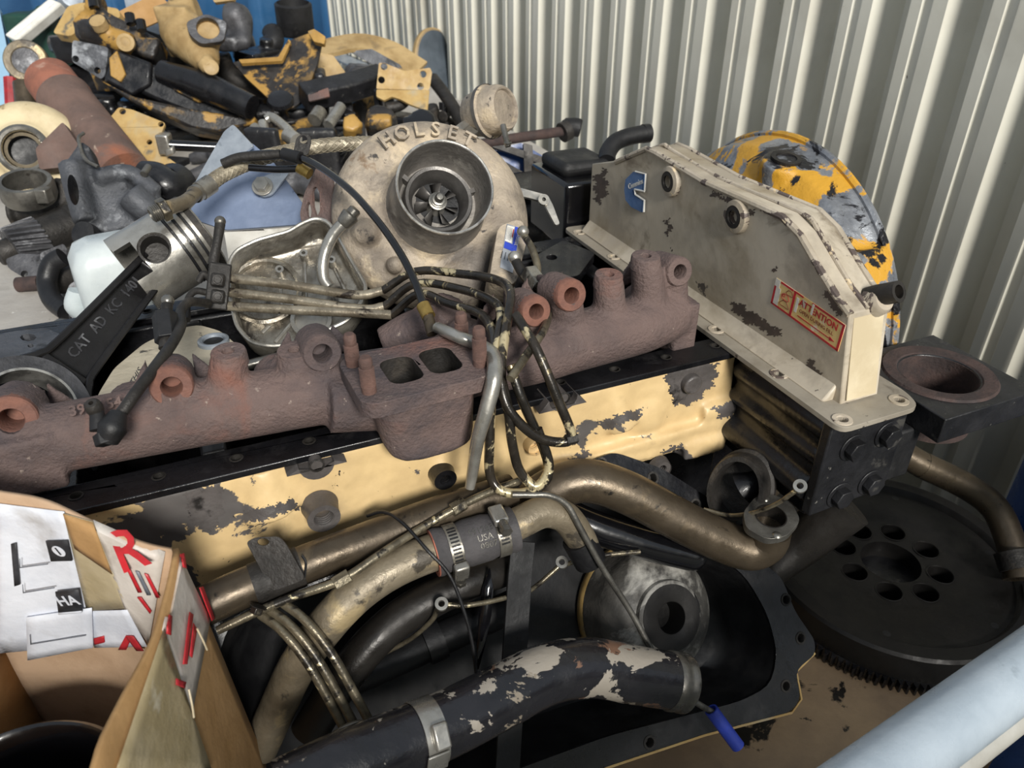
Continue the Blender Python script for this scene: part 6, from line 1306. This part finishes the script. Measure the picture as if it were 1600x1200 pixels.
HEAP = ['steel_bracket', 'bent_hose', 'pump_body', 'bolt_head', 'gear_shaft', 'clamp_ring', 'dark_pad', 'cast_bracket', 'black_elbow', 'steel_pin', 'turbine_housing', 'rusty_lug', 'rusty_pipe', 'yellow_gusset', 'yoke_rod', 'chrome_yoke', 'steel_shaft', 'rusty_yellow_block', 'rusty_yellow_lug', 'threaded_fitting', 'boom_casting', 'bronze_bush', 'red_frame', 'valve_disc', 'green_machine', 'steel_post', 'poppet_valve', 'fan_plate', 'channel_beam', 'yellow_bracket', 'dark_rod', 'curved_bracket', 'black_fitting', 'black_bush', 'hook_casting', 'valve_block', 'tan_elbow', 'tan_strip', 'yellow_cover', 'grey_cover', 'cardboard_sheet', 'light_bar', 'lamp_head', 'blue_stand', 'hydraulic_rod', 'black_housing']
AROUND = ['parts_bench', 'engine_block', 'plastic_jug', 'piston_assembly', 'timing_plate', 'white_slab', 'turbocharger', 'gasket_plate', 'front_cover', 'steel_disc', 'black_bracket_box', 'silver_bracket', 'wall_right', 'trim_1', 'braided_hose', 'dipstick_tube', 'head_gasket', 'intake_cover']
bodies = {n: Body(n, *mesh_of(bpy.data.objects[n])) for n in HEAP + AROUND}
def close(a, lo, hi, pad=0): return all(a.lo[i] <= hi[i] + pad and a.hi[i] >= lo[i] - pad for i in range(3))
def hits(b, skip=()):
    return [o for o in bodies.values() if o is not b and o.name not in skip and close(o, b.lo, b.hi) and b.t.overlap(o.t)]
DN = V((0, 0, -1)); UPV = V((0, 0, 1))
def drop(b):                                                         # free fall before first contact
    best = b.lo.z - BENCH if b.lo.z > BENCH else 0.0; best = max(best, 0)
    ot = [o for o in bodies.values() if o is not b and o.name != 'parts_bench' and o.lo.x < b.hi.x and o.hi.x > b.lo.x and o.lo.y < b.hi.y and o.hi.y > b.lo.y and o.lo.z < b.hi.z]
    step = max(1, len(b.v)//700)
    for o in ot:
        for p in b.v[::step]:
            if o.lo.x <= p.x <= o.hi.x and o.lo.y <= p.y <= o.hi.y:
                h = o.t.ray_cast(p + UPV*.001, DN, best + .001)
                if h[0] is not None: best = min(best, max(0, h[3] - .001))
        q = [p for p in o.v if b.lo.x <= p.x <= b.hi.x and b.lo.y <= p.y <= b.hi.y and p.z < b.hi.z]
        for p in q[::max(1, len(q)//500)]:
            h = b.t.ray_cast(p - UPV*.001, UPV, best + .001)
            if h[0] is not None: best = min(best, max(0, h[3] - .001))
    return best
PV = [([V(v.co) for v in o.data.vertices], [tuple(p.vertices) for p in o.data.polygons]) for o in protos]
PH = [max(p.z for p in v) - min(p.z for p in v) for v, f in PV]; PZ = [min(p.z for p in v) for v, f in PV]
used = [0]*len(protos); nfill = [0]
def filler(i, x, y, z, yaw, tilt, s):
    mtx = Matrix.Translation((x, y, z)) @ Matrix.Rotation(yaw, 4, 'Z') @ Matrix.Rotation(tilt, 4, 'X') @ Matrix.Diagonal((s, s, s, 1)); vs_ = [mtx @ p for p in PV[i][0]]
    lo = min(p.z for p in vs_); d = V((0, 0, z - lo)); b = Body('filler', [p + d for p in vs_], PV[i][1]); b.i = i; b.mtx = Matrix.Translation(d) @ mtx; return b
def keep(b):
    src = protos[b.i]
    if used[b.i]: o = src.copy(); col.objects.link(o)
    else: o = src
    used[b.i] += 1; o.matrix_world = b.mtx; b.name = o.name; b.obj = o; bodies[o.name] = b; nfill[0] += 1
def hides(b, extra=('steel_disc',)):                                                        # share of the part's points that would cover a named part behind it
    n = 0; vs_ = b.v[::max(1, len(b.v)//40)]
    for p in vs_:
        r = (p - CAM); L_ = r.length; r.normalize()
        for k in HEAP + list(extra):
            o = bodies[k]; h = o.t.ray_cast(CAM + r*(L_ + .01), r)
            if h[0] is not None: n += 1; break
    return n/len(vs_)
def prop(b):                                                         # put one scrap part under a raised part
    cx = (b.lo.x + b.hi.x)/2; cy = (b.lo.y + b.hi.y)/2; best = None
    for k in range(70):
        f = .10 + .85*(k/70); p = b.v[rnd.randrange(len(b.v))]; x = cx + (p.x - cx)*f; y = cy + (p.y - cy)*f
        h = b.t.ray_cast(V((x, y, BENCH - .05)), UPV)
        if h[0] is None: continue
        zt = h[0].z; zs = BENCH
        for o in bodies.values():
            if o is b or not (o.lo.x <= x <= o.hi.x and o.lo.y <= y <= o.hi.y): continue
            g = o.t.ray_cast(V((x, y, zt - .002)), DN)
            if g[0] is not None and g[0].z > zs: zs = g[0].z
        gap = zt - zs
        if gap < .022: continue
        i = rnd.randrange(5); s = max(.22, min(1.35, gap*(.97 if k < 30 else .80)/PH[i])); c = filler(i, x, y, zs + .001, rnd.uniform(0, 6.28), 0, s)
        for up in range(6):
            hh = hits(c)
            if not hh: break
            if b in hh: hh = [1]; break
            c.move(V((0, 0, .006))); c.mtx = Matrix.Translation((0, 0, .006)) @ c.mtx
        if hh or hides(c) > .6: continue
        e = drop(c)
        if e: c.move(V((0, 0, -e))); c.mtx = Matrix.Translation((0, 0, -e)) @ c.mtx
        keep(c); return True
    return False
def lower(n, e):
    b = bodies[n]; b.move(V((0, 0, -e))); o = bpy.data.objects[n]; o.location.z -= e
for n in sorted(HEAP, key=lambda n: bodies[n].lo.z):
    b = bodies[n]
    for k in range(7):
        e = drop(b)
        if e < .012 or not prop(b): break
    e = drop(b)
    if 0 < e <= .042: lower(n, e + .0006)
    HEAPGAP = globals().setdefault('HEAPGAP', {}); HEAPGAP[n] = e
# dark odds and ends in the gaps between them
for px in range(40, 740, 34):
    for row, (py, zz) in enumerate(((300, 0), (262, 0), (226, .02), (190, .06), (150, .11), (112, .17), (75, .22))):
        if nfill[0] >= 110: break
        p = ZP(px + rnd.uniform(-12, 12), py + rnd.uniform(-8, 8), BENCH + zz)
        if inE(p)[1] < .60 or inE(p)[1] > 2.1 or inE(p)[0] > .55: continue
        i = rnd.randrange(5); c = filler(i, p.x, p.y, BENCH + .001, rnd.uniform(0, 6.28), rnd.uniform(-.3, .3), rnd.uniform(.8, 1.2)); ok = False
        for up in range(40):
            if c.lo.z > BENCH + zz + .05: break
            if not hits(c): ok = True; break
            c.move(V((0, 0, .008))); c.mtx = Matrix.Translation((0, 0, .008)) @ c.mtx
        if not ok or hides(c, ('steel_disc', 'wall_right')) > .30: continue
        e = drop(c)
        if e: c.move(V((0, 0, -e))); c.mtx = Matrix.Translation((0, 0, -e)) @ c.mtx
        keep(c)
